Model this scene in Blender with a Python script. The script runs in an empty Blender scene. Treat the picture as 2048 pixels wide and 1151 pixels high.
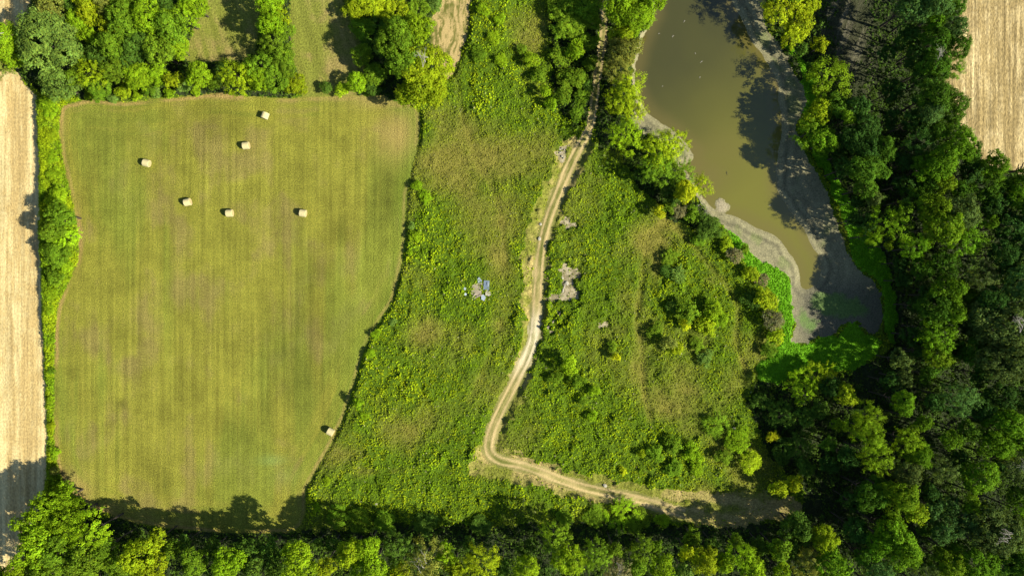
import bpy, math, random
import numpy as np
from mathutils import Vector, Matrix
R = math.radians
rng = np.random.default_rng(7)
random.seed(7)

# ------------------------------------------------------------------ camera, light, exposure
S, H, CX, CY = 0.1, 136.5, 1024.0, 575.5            # metres per pixel on the ground, camera height
sc = bpy.context.scene
cam = bpy.data.objects.new('camera', bpy.data.cameras.new('camera'))
sc.collection.objects.link(cam)
cam.location = (0, 0, H); cam.data.sensor_width = 36
cam.data.lens = 36 * H / (2048 * S)
cam.data.clip_start = 1; cam.data.clip_end = 9000
sc.camera = cam
SUN_EL, SUN_AZ = 38.5, -18.5                        # azimuth of the sun in the xy plane, from +x
world = bpy.data.worlds.new('World'); sc.world = world; world.use_nodes = True
wn = world.node_tree.nodes; wl = world.node_tree.links
sky = wn.new('ShaderNodeTexSky'); sky.sky_type = 'NISHITA'; sky.sun_disc = False
sky.sun_elevation = R(SUN_EL); sky.sun_rotation = R(90 - SUN_AZ)
sky.air_density = 1.0; sky.dust_density = 0.4; sky.ozone_density = 1.5
wl.new(sky.outputs[0], wn['Background'].inputs[0]); wn['Background'].inputs[1].default_value = 0.070
sun = bpy.data.objects.new('sun', bpy.data.lights.new('sun', 'SUN'))
sc.collection.objects.link(sun)
sun.data.energy = 5.0; sun.data.angle = R(0.5); sun.data.color = (1.0, 0.93, 0.78)
d = Vector((math.cos(R(SUN_AZ)) * math.cos(R(SUN_EL)), math.sin(R(SUN_AZ)) * math.cos(R(SUN_EL)), math.sin(R(SUN_EL))))
sun.rotation_euler = d.to_track_quat('Z', 'Y').to_euler(); sun.location = (60, -30, 90)
sc.view_settings.view_transform = 'Standard'; sc.view_settings.look = 'None'
sc.view_settings.exposure = 1.30; sc.view_settings.gamma = 1; sc.view_settings.use_curve_mapping = False
sc.cycles.max_bounces = 6; sc.cycles.transparent_max_bounces = 4

# ------------------------------------------------------------------ helpers
C = sc.collection
def P(px, py, z=0.0):
    k = S * (H - z) / H
    return ((px - CX) * k, -(py - CY) * k)
def pts(a, z=0.0): return np.array([P(x, y, z) for x, y in a])

def _hash(ix, iy, seed):
    h = (ix.astype(np.int64) * 374761393 + iy.astype(np.int64) * 668265263 + seed * 1442695041) & 0x7fffffff
    h = ((h ^ (h >> 13)) * 1274126177) & 0x7fffffff
    h = ((h ^ (h >> 16)) * 40503) & 0x7fffffff
    return ((h >> 7) & 0xffff) / 65535.0
def vnoise(x, y, seed=0):
    ix = np.floor(x); iy = np.floor(y); fx = x - ix; fy = y - iy
    fx = fx * fx * (3 - 2 * fx); fy = fy * fy * (3 - 2 * fy)
    a = _hash(ix, iy, seed); b = _hash(ix + 1, iy, seed); c = _hash(ix, iy + 1, seed); e = _hash(ix + 1, iy + 1, seed)
    return (a * (1 - fx) + b * fx) * (1 - fy) + (c * (1 - fx) + e * fx) * fy
def fbm(x, y, scale, seed=0, octv=3):
    t = 0; a = 0.5; n = 0; ang = 0.6
    for i in range(octv):
        ca, sa = math.cos(ang * (i + 1)), math.sin(ang * (i + 1))
        f = 2.03 ** i / scale
        t = t + a * vnoise((x * ca - y * sa) * f + 31.7 * i, (x * sa + y * ca) * f + 11.3 * i, seed + i * 17); n += a; a *= 0.55
    return t / n                                   # about 0..1, mean .5
def sstep(a, b, x):
    t = np.clip((x - a) / (b - a), 0, 1); return t * t * (3 - 2 * t)
def mix(a, b, t):
    t = np.asarray(t)[..., None]; return np.asarray(a) * (1 - t) + np.asarray(b) * t

GX0, GX1, GY0, GY1, GS = -112.0, 112.0, -66.0, 66.0, 0.5
gxs = np.arange(GX0, GX1 + .01, GS); gys = np.arange(GY0, GY1 + .01, GS)
GXX, GYY = np.meshgrid(gxs, gys)
def sample(arr, x, y):
    u = np.clip((x - GX0) / GS, 0, len(gxs) - 1.001); v = np.clip((y - GY0) / GS, 0, len(gys) - 1.001)
    i = u.astype(int); j = v.astype(int); fu = u - i; fv = v - j
    return (arr[j, i] * (1 - fu) + arr[j, i + 1] * fu) * (1 - fv) + (arr[j + 1, i] * (1 - fu) + arr[j + 1, i + 1] * fu) * fv
def sdf_poly(poly, X, Y):
    p = pts(poly); q = np.roll(p, -1, 0)
    best = np.full(X.shape, 1e9); ins = np.zeros(X.shape, bool)
    for (x0, y0), (x1, y1) in zip(p, q):
        dx, dy = x1 - x0, y1 - y0
        t = np.clip(((X - x0) * dx + (Y - y0) * dy) / (dx * dx + dy * dy + 1e-9), 0, 1)
        best = np.minimum(best, (X - x0 - t * dx) ** 2 + (Y - y0 - t * dy) ** 2)
        c = ((y0 > Y) != (y1 > Y))
        if dy != 0: ins ^= c & (X < dx * (Y - y0) / dy + x0)
    dd = np.sqrt(best)
    return np.where(ins, dd, -dd)                   # positive inside
def sdf_line(line, X, Y):
    p = pts(line); best = np.full(X.shape, 1e9); sd = np.zeros(X.shape); al = np.zeros(X.shape); L = 0
    for (x0, y0), (x1, y1) in zip(p[:-1], p[1:]):
        dx, dy = x1 - x0, y1 - y0; ln = math.hypot(dx, dy)
        t = np.clip(((X - x0) * dx + (Y - y0) * dy) / (ln * ln), 0, 1)
        d2 = (X - x0 - t * dx) ** 2 + (Y - y0 - t * dy) ** 2
        s = np.sign((X - x0) * dy - (Y - y0) * dx)
        m = d2 < best
        best = np.where(m, d2, best); sd = np.where(m, s, sd); al = np.where(m, L + t * ln, al); L += ln
    return np.sqrt(best), sd, al
def smooth_line(p, n=6):
    p = np.array(p, float); out = []
    for i in range(len(p) - 1):
        a, b, c, e = p[max(i - 1, 0)], p[i], p[i + 1], p[min(i + 2, len(p) - 1)]
        for k in range(n):
            t = k / n
            out.append(.5 * ((2 * b) + (c - a) * t + (2 * a - 5 * b + 4 * c - e) * t * t + (-a + 3 * b - 3 * c + e) * t ** 3))
    out.append(p[-1]); return out
def smooth_poly(p, n=4):
    p = np.array(p, float); m = len(p); out = []
    for i in range(m):
        a, b, c, e = p[i - 1], p[i], p[(i + 1) % m], p[(i + 2) % m]
        for k in range(n):
            t = k / n
            out.append(.5 * ((2 * b) + (c - a) * t + (2 * a - 5 * b + 4 * c - e) * t * t + (-a + 3 * b - 3 * c + e) * t ** 3))
    return out

# ------------------------------------------------------------------ outlines of the ground (traced in photograph pixels)
POLY = dict(
 hay=smooth_poly([(128,212),(118,240),(122,300),(134,360),(148,420),(157,470),(155,520),(138,562),(120,600),(111,640),(109,700),(108,800),(109,890),(118,940),(138,978),(172,1008),(220,1028),(270,1045),(340,1056),(430,1064),(520,1066),(592,1060),(612,1020),(613,978),(640,928),(672,870),(698,805),(712,760),(735,684),(762,640),(786,600),(800,545),(811,480),(812,430),(816,380),(824,340),(836,290),(840,250),(837,218),(820,206),(790,203),(765,190),(740,192),(700,191),(620,193),(560,196),(480,191),(430,186),(390,191),(320,196),(250,204),(190,198),(150,204)], 3),
 stub_l=[(-400,140),(30,142),(50,170),(78,195),(82,300),(84,380),(82,450),(86,520),(88,600),(91,680),(94,760),(98,880),(97,945),(84,1000),(60,1060),(40,1151),(30,1250),(-400,1250)],
 stub_t=[(-400,-200),(70,-200),(62,0),(55,30),(40,62),(20,85),(-400,100)],
 stub_r=[(1926,-200),(2500,-200),(2500,420),(2052,352),(2000,335),(1958,318),(1934,285),(1916,235),(1888,165),(1896,110),(1922,60)],
 water=smooth_poly([(1322,-120),(1312,0),(1303,40),(1288,70),(1276,110),(1269,150),(1278,190),(1294,222),(1320,243),(1350,262),(1374,288),(1389,307),(1384,322),(1362,330),(1380,350),(1398,375),(1410,398),(1432,420),(1452,428),(1485,438),(1515,455),(1545,468),(1566,482),(1578,505),(1592,520),(1600,545),(1603,572),(1616,580),(1636,566),(1647,540),(1640,510),(1632,498),(1620,482),(1612,460),(1600,443),(1576,411),(1558,380),(1556,340),(1561,300),(1566,240),(1560,200),(1560,172),(1546,140),(1528,108),(1500,72),(1485,30),(1465,0),(1440,-120)], 2),
 mud=smooth_poly([(1330,-130),(1310,-10),(1300,40),(1284,70),(1270,110),(1263,150),(1270,195),(1262,240),(1275,262),(1310,275),(1340,300),(1355,330),(1368,345),(1385,375),(1398,400),(1412,425),(1438,448),(1462,466),(1490,492),(1518,520),(1548,533),(1576,555),(1582,590),(1584,620),(1592,645),(1580,680),(1610,688),(1634,672),(1670,668),(1690,650),(1712,645),(1728,662),(1750,668),(1763,645),(1764,600),(1752,570),(1722,545),(1700,515),(1688,480),(1678,440),(1662,410),(1650,375),(1628,340),(1612,304),(1592,262),(1604,228),(1611,200),(1598,160),(1574,116),(1550,78),(1530,50),(1533,0),(1520,-120)], 2),
 islet=smooth_poly([(1438,402),(1446,400),(1457,412),(1450,420),(1440,418)]),
 alg=smooth_poly([(1452,452),(1495,478),(1540,522),(1577,548),(1587,590),(1590,640),(1584,672),(1612,690),(1640,676),(1672,670),(1690,648),(1712,640),(1732,668),(1765,680),(1752,710),(1700,742),(1650,738),(1600,748),(1560,765),(1522,760),(1512,738),(1528,718),(1560,690),(1566,650),(1556,600),(1535,572),(1505,548),(1480,515),(1462,485)], 2),
 alg_r=smooth_poly([(1560,80),(1590,120),(1606,160),(1596,170),(1620,300),(1650,350),(1672,400),(1686,450),(1700,500),(1722,538),(1755,560),(1768,600),(1768,660),(1790,690),(1790,590),(1765,500),(1720,430),(1690,380),(1655,320),(1640,240),(1630,160),(1600,110)], 2),
 alg_in=smooth_poly([(1630,590),(1665,585),(1720,600),(1735,625),(1700,640),(1655,625),(1628,612)], 2),
 alg_in2=smooth_poly([(1600,625),(1622,630),(1636,648),(1618,660),(1603,652)], 2),
 clear_a=smooth_poly([(400,-80),(412,0),(392,45),(376,90),(372,118),(395,125),(440,124),(478,122),(505,112),(516,80),(522,0),(522,-80)], 2),
 clear_b=smooth_poly([(578,-80),(580,0),(581,80),(588,130),(604,165),(606,205),(640,205),(700,200),(722,170),(735,120),(720,60),(690,20),(680,-80)], 2),
 straw=smooth_poly([(885,-80),(880,15),(862,40),(858,80),(868,120),(892,160),(912,128),(932,85),(940,40),(932,-80)], 2),
 verge=smooth_poly([(1128,290),(1095,360),(1060,450),(1045,540),(1052,640),(1035,720),(1000,800),(965,880),(940,935),(975,955),(1030,960),(1130,985),(1240,1012),(1350,1040),(1420,1050),(1540,1040),(1580,1010),(1530,985),(1440,985),(1380,1000),(1300,975),(1150,940),(1020,900),(1010,870),(1075,700),(1090,600),(1095,500),(1130,400),(1180,290)], 3),
 dirt_a=smooth_poly([(1086,596),(1104,592),(1118,585),(1122,568),(1126,550),(1118,535),(1128,522),(1140,532),(1158,536),(1160,548),(1148,560),(1140,572),(1152,584),(1162,596),(1146,602),(1128,600),(1108,602),(1092,604)], 2),
 dirt_b=smooth_poly([(1126,445),(1140,442),(1150,450),(1140,462),(1138,480),(1130,470)], 2),
 dirt_c=smooth_poly([(1192,641),(1205,640),(1220,650),(1212,656),(1198,650)], 2),
 dirt_d=smooth_poly([(1093,652),(1106,640),(1118,622),(1122,630),(1112,650),(1100,664)], 2),
 dirt_e=smooth_poly([(1118,300),(1130,292),(1138,300),(1130,318),(1122,328),(1116,315)], 2),
 hedge=[(76,196),(100,190),(160,198),(130,214),(118,240),(122,300),(134,360),(148,420),(158,470),(155,520),(138,562),(119,600),(110,640),(107,700),(106,890),(118,945),(140,985),(90,1010),(97,945),(99,880),(94,760),(90,680),(88,600),(84,520),(80,450),(82,380),(80,300)],
 wood_tl=[(-400,80),(20,80),(45,60),(60,-200),(400,-200),(410,0),(390,50),(372,118),(440,122),(480,122),(516,95),(524,-200),(582,-200),(582,90),(606,180),(596,196),(480,190),(320,194),(200,198),(100,198),(60,170),(40,140),(-400,140)],
 wood_tm=[(690,-200),(870,-200),(860,50),(868,120),(890,180),(870,205),(820,206),(780,200),(740,188),(640,196),(640,170),(700,120),(680,40)],
 wood_mid=[(1215,-200),(1330,-200),(1300,40),(1265,110),(1265,190),(1270,250),(1310,290),(1350,340),(1400,400),(1440,450),(1400,470),(1330,430),(1280,380),(1240,310),(1195,300),(1195,200),(1210,100)],
 wood_th=[(1100,-200),(1202,-200),(1196,100),(1176,235),(1150,255),(1108,215),(1098,80)],
 wood_b=[(-400,1250),(30,1250),(45,1080),(80,1000),(110,960),(150,985),(215,1030),(330,1056),(600,1062),(760,1045),(1000,1050),(1180,1040),(1380,1045),(1560,1040),(1640,1000),(1640,1400),(-400,1400)],
 wood_r=[(1525,-200),(1526,30),(1600,170),(1620,280),(1660,350),(1700,470),(1770,580),(1785,690),(1700,745),(1580,760),(1520,765),(1490,800),(1530,900),(1610,980),(1600,1040),(1560,1045),(1600,1400),(2500,1400),(2500,420),(2060,350),(1950,312),(1916,235),(1888,165),(1896,110),(1925,50),(1925,-200)],
)
SD = {k: sdf_poly(v, GXX, GYY) for k, v in POLY.items()}
TRACK = smooth_line([(1212,-60),(1209,40),(1203,100),(1194,160),(1187,215),(1176,262),(1156,300),(1134,345),(1116,390),(1100,430),(1088,470),(1080,520),(1077,560),(1074,600),(1071,640),(1066,680),(1050,722),(1028,768),(1005,812),(988,850),(978,882),(980,905),(998,920),(1030,927),(1060,935),(1110,955),(1170,975),(1230,988),(1290,1002),(1340,1018),(1392,1033)], 5)
TRAILS = [smooth_line([(1335,440),(1300,470),(1288,520),(1280,580),(1272,640),(1282,700),(1286,780),(1300,840)], 4), smooth_line([(1350,455),(1385,490),(1420,535),(1455,575),(1475,620),(1470,680),(1490,740)], 4), smooth_line([(1000,640),(985,700),(960,760),(940,800)], 3), smooth_line([(905,90),(925,230),(960,330),(1000,420),(1010,520)], 4)]
TRACK_C = smooth_line([(1385,1032),(1450,1040),(1520,1030),(1590,1012)], 4)
TRACK_B = smooth_line([(1340,990),(1400,992),(1450,995),(1490,1004),(1540,1010),(1580,1000)], 4)

DRY = [(1000,300,90,90,.9),(940,260,70,60,.7),(1040,240,50,40,.5),(900,330,60,70,.8),(1010,420,60,60,.7),(1000,520,30,60,.8),(960,470,40,60,.45),(860,670,70,35,.75),(930,680,60,50,.6),(1000,640,40,60,.6),
 (800,860,60,40,.7),(850,830,50,40,.5),(700,905,50,18,.5),(770,940,60,10,.6),(1060,70,60,50,.7),(1090,20,30,30,.4),(1340,820,80,40,.9),(1290,480,50,30,.9),(1330,450,30,20,.7),(1420,1000,110,26,1.0),(1370,860,50,30,.7),(1480,950,50,50,.5),(1310,520,15,60,.7),(1420,560,18,18,.7),(1500,700,40,40,.6),(1470,780,40,50,.6),
 (1200,420,40,40,.2),(1290,640,18,80,.5),(1380,780,60,30,.5),(910,90,30,100,.3),(860,230,50,20,.6),(960,945,50,20,.6),(1270,720,14,60,.4),(1250,600,20,60,.3),(1440,880,30,60,.4)]
LUSH = [(980,60,50,80,.6),(1000,150,40,40,.5),(860,420,40,60,.5),(900,560,60,60,.5),(780,750,50,60,.5),(700,860,40,40,.4),(960,700,40,40,.3),(1180,560,60,60,.3),(1250,380,60,60,.2),(1110,840,60,60,.4),(1200,900,60,60,.3),(1480,850,50,60,.4),(1330,900,50,50,.6),(850,1000,200,40,.4),(1180,1000,120,30,.3),(1400,640,70,60,.4)]
def blobs(B, x, y):
    t = 0
    for px, py, rx, ry, a in B:
        cx, cy = P(px, py)
        t = np.maximum(t, a * np.exp(-(((x - cx) / (rx * S)) ** 2 + ((y - cy) / (ry * S)) ** 2) * 1.1))
    return t

class F: pass
def fields(x, y):
    """all the ground fields at points x, y"""
    f = F()
    n1 = fbm(x, y, 1.6, 3, 3) - .5; n2 = fbm(x, y, .7, 9, 2) - .5
    jit = n1 * 1.1 + n2 * .5
    g = {k: sample(SD[k], x, y) for k in SD}
    f.hay = g['hay'] + jit * .35; f.stubl = np.maximum(g['stub_l'], g['stub_t']) + jit * .9; f.stubr = g['stub_r'] + jit * 1.4
    f.water = np.where(True, g['water'] + jit * .5, 0); f.mud = g['mud'] + jit * 1.2; f.islet = g['islet'] + jit * .5
    f.alg = np.maximum(g['alg'], g['alg_r']) + jit * 1.4; f.algin = np.maximum(g['alg_in'], g['alg_in2']) + jit * 3
    f.clear = np.maximum(g['clear_a'], g['clear_b']) + jit * .8; f.straw = g['straw'] + jit * 1.2
    f.verge = g['verge'] + jit * 2.5
    f.dirt = np.maximum.reduce([g[k] for k in ('dirt_a', 'dirt_b', 'dirt_c', 'dirt_d', 'dirt_e')]) + jit * 2.6 - .15
    f.hedge = g['hedge'] + jit * .5
    f.wood = np.maximum.reduce([g[k] for k in ('wood_tl', 'wood_tm', 'wood_mid', 'wood_th', 'wood_b', 'wood_r')]) + jit * 2
    f.woodr = g['wood_r']
    dt, sdn, al = sdf_line(TRACK, x, y)
    py = CY - y / S
    hw = np.where(py < 280, .8, 1.3) + .25 * (fbm(al, al * 0 + 3, 6, 5, 2) - .5)
    f.tw = dt; f.ts = dt * sdn; f.ta = al; f.track = hw - dt + jit * .95; f.hw = hw
    db = np.minimum(sdf_line(TRACK_B, x, y)[0], sdf_line(TRACK_C, x, y)[0] - .5); f.trackb = .9 - db + jit * 1.5
    f.dry = np.clip(blobs(DRY, x, y) + (fbm(x, y, 9, 21, 4) - .5) * 1.7 - blobs(LUSH, x, y) * .6, 0, 1)
    f.lush = blobs(LUSH, x, y)
    tr = 0
    for i_, tl in enumerate(TRAILS): tr = np.maximum(tr, (1 if i_ < 2 else .5) * np.exp(-((sdf_line(tl, x, y)[0] + n1 * .8) / .75) ** 2))
    f.dry = np.clip(f.dry + .42 * tr, 0, 1); f.trail = tr
    low = np.maximum.reduce([f.hay, f.stubl, f.stubr, f.track, f.trackb, f.clear, f.straw, f.mud, f.dirt, f.alg])
    t = sstep(0, 1.0, -low)
    tall = .55 + .5 * (fbm(x, y, 5, 31, 2) - .3) + .95 * (fbm(x, y, 1.5, 33, 3) - .45)
    f.hum = sstep(.55, .72, fbm(x, y, 3.2, 37, 3)) * (1 - f.dry)
    tall = tall + .42 * f.hum
    tall = tall * (1 - .55 * f.dry) + f.lush * .35 * (fbm(x, y, 2.5, 35, 2) * 1.4)
    tall = tall * (1 - .75 * sstep(-.5, 1.5, f.verge)) * (1 - .6 * f.trail)
    hed = 1.0 + .9 * (fbm(x, y, 2.2, 41, 3)) + .2 * n2
    tall = np.where(f.hedge > 0, np.maximum(tall, hed * sstep(0, 1.0, f.hedge)), tall)
    tall = np.where(f.wood > 0, .25 + .5 * n1 + .1, tall)
    f.tall = tall
    z = t * np.clip(tall, .05, 3)
    z = z + np.where(f.alg > 0, .12 + .12 * n2, 0) * sstep(0, .4, f.alg)
    z = z + np.where(f.straw > 0, .08 * n2, 0)
    # pond basin
    a = np.maximum(-f.water, 0); b = np.maximum(f.mud, 0.0)
    zm = -.6 + .6 * (a / (a + b + .05)) ** .8
    zin = -.6 - np.minimum(np.maximum(f.water, 0) * .12, .9)
    zp = np.where(f.water > 0, zin, zm) + .03 * n2
    zp = np.where(f.islet > -.6, np.maximum(zp, -.6 + .12 * sstep(-.6, .6, f.islet)), zp)
    inp = (f.mud > 0) | (f.water > 0)
    f.z = np.where(inp, zp + np.where(f.algin > 0, .05, 0), z)
    f.inp = inp
    return f

COL = dict(field_a=(.154,.152,.020), field_g=(.104,.138,.016), field_b=(.132,.108,.032))
def colours(f, x, y, zone):
    n_big = fbm(x, y, 9, 51, 3); n_mid = fbm(x, y, 2.2, 53, 3); n_s = fbm(x, y, .5, 55, 2)
    if zone == 'hay':
        edge = sstep(9, 3.5, f.hay)
        wv = (fbm(x, y, 14, 58, 2) - .5) * 1.2
        st1 = fbm((x + wv * .4) * 1.0, y * .035, 1.5, 61, 3); st2 = fbm(f.hay, f.hay * 0 + fbm(x, y, 30, 63, 1) * 6, .9, 65, 3)
        st = st1 * (1 - edge) + st2 * edge
        st3 = fbm((x + wv * .3), y * .02, .42, 67, 2) * (1 - edge) + .5 * edge
        blot = fbm(x, y * .8, 5, 60, 4)
        br = sstep(.50, .72, st * .22 + n_big * .40 + blot * .55 - .08)
        gr = sstep(.45, .72, fbm(x, y * .5, 12, 69, 3) * .75 + (1 - st) * .35 - .05)
        c = mix(COL['field_a'], COL['field_b'], br * .75)
        c = mix(c, COL['field_g'], gr * .55)
        k = .82 + .34 * n_mid + .16 * (st - .5) + .34 * (st3 - .5) + .50 * (blot - .5) + .22 * (n_s - .5)
        dark = blobs([(680,465,35,30,.35),(645,545,25,30,.3),(242,808,12,12,.45),(600,720,60,90,.25),(430,250,60,40,.2),(780,400,30,90,.3),(640,640,50,60,.25),(480,900,30,100,.15)], x, y)
        c = c * (k * (1 - dark))[..., None]
        rim = blobs([(800,270,50,50,.8),(770,196,70,20,1.4),(690,196,60,8,1),(460,190,34,9,1.2),(150,985,34,34,.9),(200,1018,30,12,.8),(118,230,14,60,.6),(155,470,8,60,.8)], x, y) + .9 * sstep(1.1, .5, f.hay) * sstep(.1, .4, f.hay) * sstep(.3, .6, n_big)
        c = mix(c, (.25, .172, .060), np.clip(rim, 0, 1) * .8)
        pale = blobs([(545,920,30,12,.5),(570,950,30,25,.25)], x, y)
        c = mix(c, (.13, .19, .05), pale)
        lush = sstep(4.0, 0.3, f.hay) * sstep(-30, 40, x + 40) * .5
        c = mix(c, (.075, .13, .010), lush)
        return c
    if zone == 'stubl' or zone == 'stubr':
        a, b = ((.43, .35, .165), (.30, .220, .088)) if zone == 'stubl' else ((.37, .295, .145), (.20, .150, .062))
        wv = (fbm(x, y, 10, 71, 2) - .5)
        st = fbm(x + wv * .5, y * .05, 1.6, 73, 3); st2 = fbm(x + wv * .3, y * .12, .45, 75, 2)
        brk = fbm(x * .3, y, .5, 77, 2)
        k = .55 * st + .35 * st2 + .25 * n_mid + .18 * n_s - .12
        if zone == 'stubr':
            k = k + .25 * sstep(.5, .8, fbm(x * .25, y, 3, 79, 2)) * (brk - .3) + .10 * (1 - n_big)
        return mix(a, b, sstep(.36, .70, k)) * (.86 + .3 * n_s)[..., None]
    if zone == 'track':
        u = f.ts; rut = np.exp(-((np.abs(u) - .6) / .22) ** 2)
        s = fbm(u * 1.0, f.ta * .06, .32, 81, 3); blot = fbm(x, y, 3, 83, 3)
        py = CY - y / S
        white = sstep(600, 650, py) * sstep(780, 700, py)
        tan = mix((.31, .24, .110), (.38, .33, .21), white)
        c = mix((.100, .108, .022), tan, np.clip(rut * 1.0 + 1.0 * (s - .45) + .9 * (blot - .45) + white * .3 + .08, 0, 1))
        k = .62 + .75 * s
        return c * k[..., None]
    if zone == 'verge':
        c = mix((.115, .125, .018), (.24, .19, .070), np.clip(sstep(.40, .66, n_big * .4 + n_mid * .6) * (.35 + .65 * sstep(3.0, 1.2, f.tw)) + .6 * sstep(-.6, .3, f.trackb), 0, 1))
        return c * (.75 + .5 * n_s)[..., None]
    if zone == 'clear':
        st = fbm(x + y * .3, y * .12, .7, 85, 3)
        c = mix((.120, .132, .020), (.165, .135, .042), sstep(.45, .8, n_mid * .5 + n_big * .5 + (st - .5) * .3))
        return c * (.72 + .55 * st)[..., None]
    if zone == 'straw':
        wob = fbm(x, y, 4, 87, 2) * 6
        st = fbm(x * 1.0 + wob * .4 + y * .12, y * .10, .30, 89, 3)
        c = mix((.09, .095, .018), (.33, .25, .105), sstep(.3, .62, st + (n_mid - .5) * .4))
        return c
    if zone == 'mud':
        d_w = np.maximum(-f.water, 0)
        wet = sstep(1.2, .1, d_w)
        c = mix((.180, .167, .088), (.125, .112, .052), wet * .3)
        ph = d_w + (n_mid - .5) * 1.0
        band = .42 * np.exp(-((ph - 1.5) / .45) ** 2) + .22 * np.exp(-((ph - 3.0) / .35) ** 2) - .16 * np.exp(-((ph - .6) / .3) ** 2) + .1 * sstep(.45, .7, fbm(d_w, x * .02, .8, 91, 2))
        c = c * (.85 + .35 * n_s - band + .2 * (n_mid - .5))[..., None]
        gr = sstep(.56, .75, fbm(x, y, 3.5, 93, 3)) * sstep(.6, 1.6, d_w) * sstep(.2, .8, f.mud)
        c = mix(c, (.085, .125, .02), gr * .45)
        far = sstep(54, 60, x) * sstep(-4, 2, -y)        # tree shade over the silty pond tail, painted into the mud colour
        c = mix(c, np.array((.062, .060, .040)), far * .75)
        c = mix(c, (.062, .150, .010), .6 * sstep(-.6, 1.0, f.algin))
        c = mix(c, (.28, .24, .16), sstep(-.5, .2, f.islet) * .6)
        return c
    if zone == 'alg':
        c = mix((.075, .21, .006), (.105, .25, .010), n_mid)
        return c * (.75 + .5 * n_s)[..., None]
    if zone == 'dirt':
        c = mix((.27, .235, .15), (.15, .13, .07), sstep(.3, .7, n_s))
        return c * (.75 + .5 * n_mid)[..., None]
    if zone == 'wood':
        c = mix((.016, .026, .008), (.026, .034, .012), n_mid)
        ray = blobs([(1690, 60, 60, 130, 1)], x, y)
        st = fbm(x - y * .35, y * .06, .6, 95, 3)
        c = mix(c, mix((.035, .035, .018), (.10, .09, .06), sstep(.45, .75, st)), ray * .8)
        return c
    # meadow
    c = mix((.050, .088, .004), (.125, .118, .020), f.dry)
    return c * (.75 + .5 * n_s)[..., None]

# ------------------------------------------------------------------ materials
def new_mat(name, rough=.9, spec=.15):
    m = bpy.data.materials.new(name); m.use_nodes = True
    nt = m.node_tree; b = nt.nodes['Principled BSDF']
    b.inputs['Roughness'].default_value = rough; b.inputs['Specular IOR Level'].default_value = spec
    return m, nt, b
def N(nt, t, **kw):
    n = nt.nodes.new(t)
    for k, v in kw.items(): setattr(n, k, v)
    return n
def ground_mat(name, scale=3.0, lo=.6, hi=1.45, bump=.6, dist=.15, rough=.95, spec=.1, stretch=(1, 1, 1), crack=False, rows=0, rowk=.15):
    m, nt, b = new_mat(name, rough, spec); L = nt.links
    at = N(nt, 'ShaderNodeAttribute', attribute_name='col')
    tc = N(nt, 'ShaderNodeTexCoord'); mp = N(nt, 'ShaderNodeMapping'); mp.inputs['Scale'].default_value = stretch
    L.new(tc.outputs['Object'], mp.inputs[0])
    no = N(nt, 'ShaderNodeTexNoise'); no.inputs['Scale'].default_value = scale; no.inputs['Detail'].default_value = 3; no.inputs['Roughness'].default_value = .65
    L.new(mp.outputs[0], no.inputs['Vector'])
    mr = N(nt, 'ShaderNodeMapRange'); mr.inputs['From Min'].default_value = .3; mr.inputs['From Max'].default_value = .7
    mr.inputs['To Min'].default_value = lo; mr.inputs['To Max'].default_value = hi
    L.new(no.outputs[0], mr.inputs[0])
    fac = mr.outputs[0]
    if crack:
        vo = N(nt, 'ShaderNodeTexVoronoi', feature='DISTANCE_TO_EDGE'); vo.inputs['Scale'].default_value = 2.2
        L.new(tc.outputs['Object'], vo.inputs['Vector'])
        m2 = N(nt, 'ShaderNodeMapRange'); m2.inputs['From Max'].default_value = .09; m2.inputs['To Min'].default_value = .55; m2.inputs['To Max'].default_value = 1
        L.new(vo.outputs[0], m2.inputs[0])
        mu = N(nt, 'ShaderNodeMath', operation='MULTIPLY'); L.new(fac, mu.inputs[0]); L.new(m2.outputs[0], mu.inputs[1]); fac = mu.outputs[0]
    if rows:                                          # mower and drill rows running up and down the field
        m3 = N(nt, 'ShaderNodeMapping'); m3.inputs['Scale'].default_value = (rows, .035, 1); L.new(tc.outputs['Object'], m3.inputs[0])
        n3 = N(nt, 'ShaderNodeTexNoise'); n3.inputs['Scale'].default_value = 1; n3.inputs['Detail'].default_value = 3; L.new(m3.outputs[0], n3.inputs['Vector'])
        r3 = N(nt, 'ShaderNodeMapRange'); r3.inputs['From Min'].default_value = .32; r3.inputs['From Max'].default_value = .68; r3.inputs['To Min'].default_value = 1 - rowk; r3.inputs['To Max'].default_value = 1 + rowk
        L.new(n3.outputs[0], r3.inputs[0]); mu3 = N(nt, 'ShaderNodeMath', operation='MULTIPLY'); L.new(fac, mu3.inputs[0]); L.new(r3.outputs[0], mu3.inputs[1]); fac = mu3.outputs[0]
    vm = N(nt, 'ShaderNodeVectorMath', operation='SCALE')
    L.new(at.outputs['Color'], vm.inputs[0]); L.new(fac, vm.inputs['Scale'])
    L.new(vm.outputs[0], b.inputs['Base Color'])
    bp = N(nt, 'ShaderNodeBump'); bp.inputs['Strength'].default_value = bump; bp.inputs['Distance'].default_value = dist
    L.new(fac if crack else no.outputs[0], bp.inputs['Height']); L.new(bp.outputs[0], b.inputs['Normal'])
    return m
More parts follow.
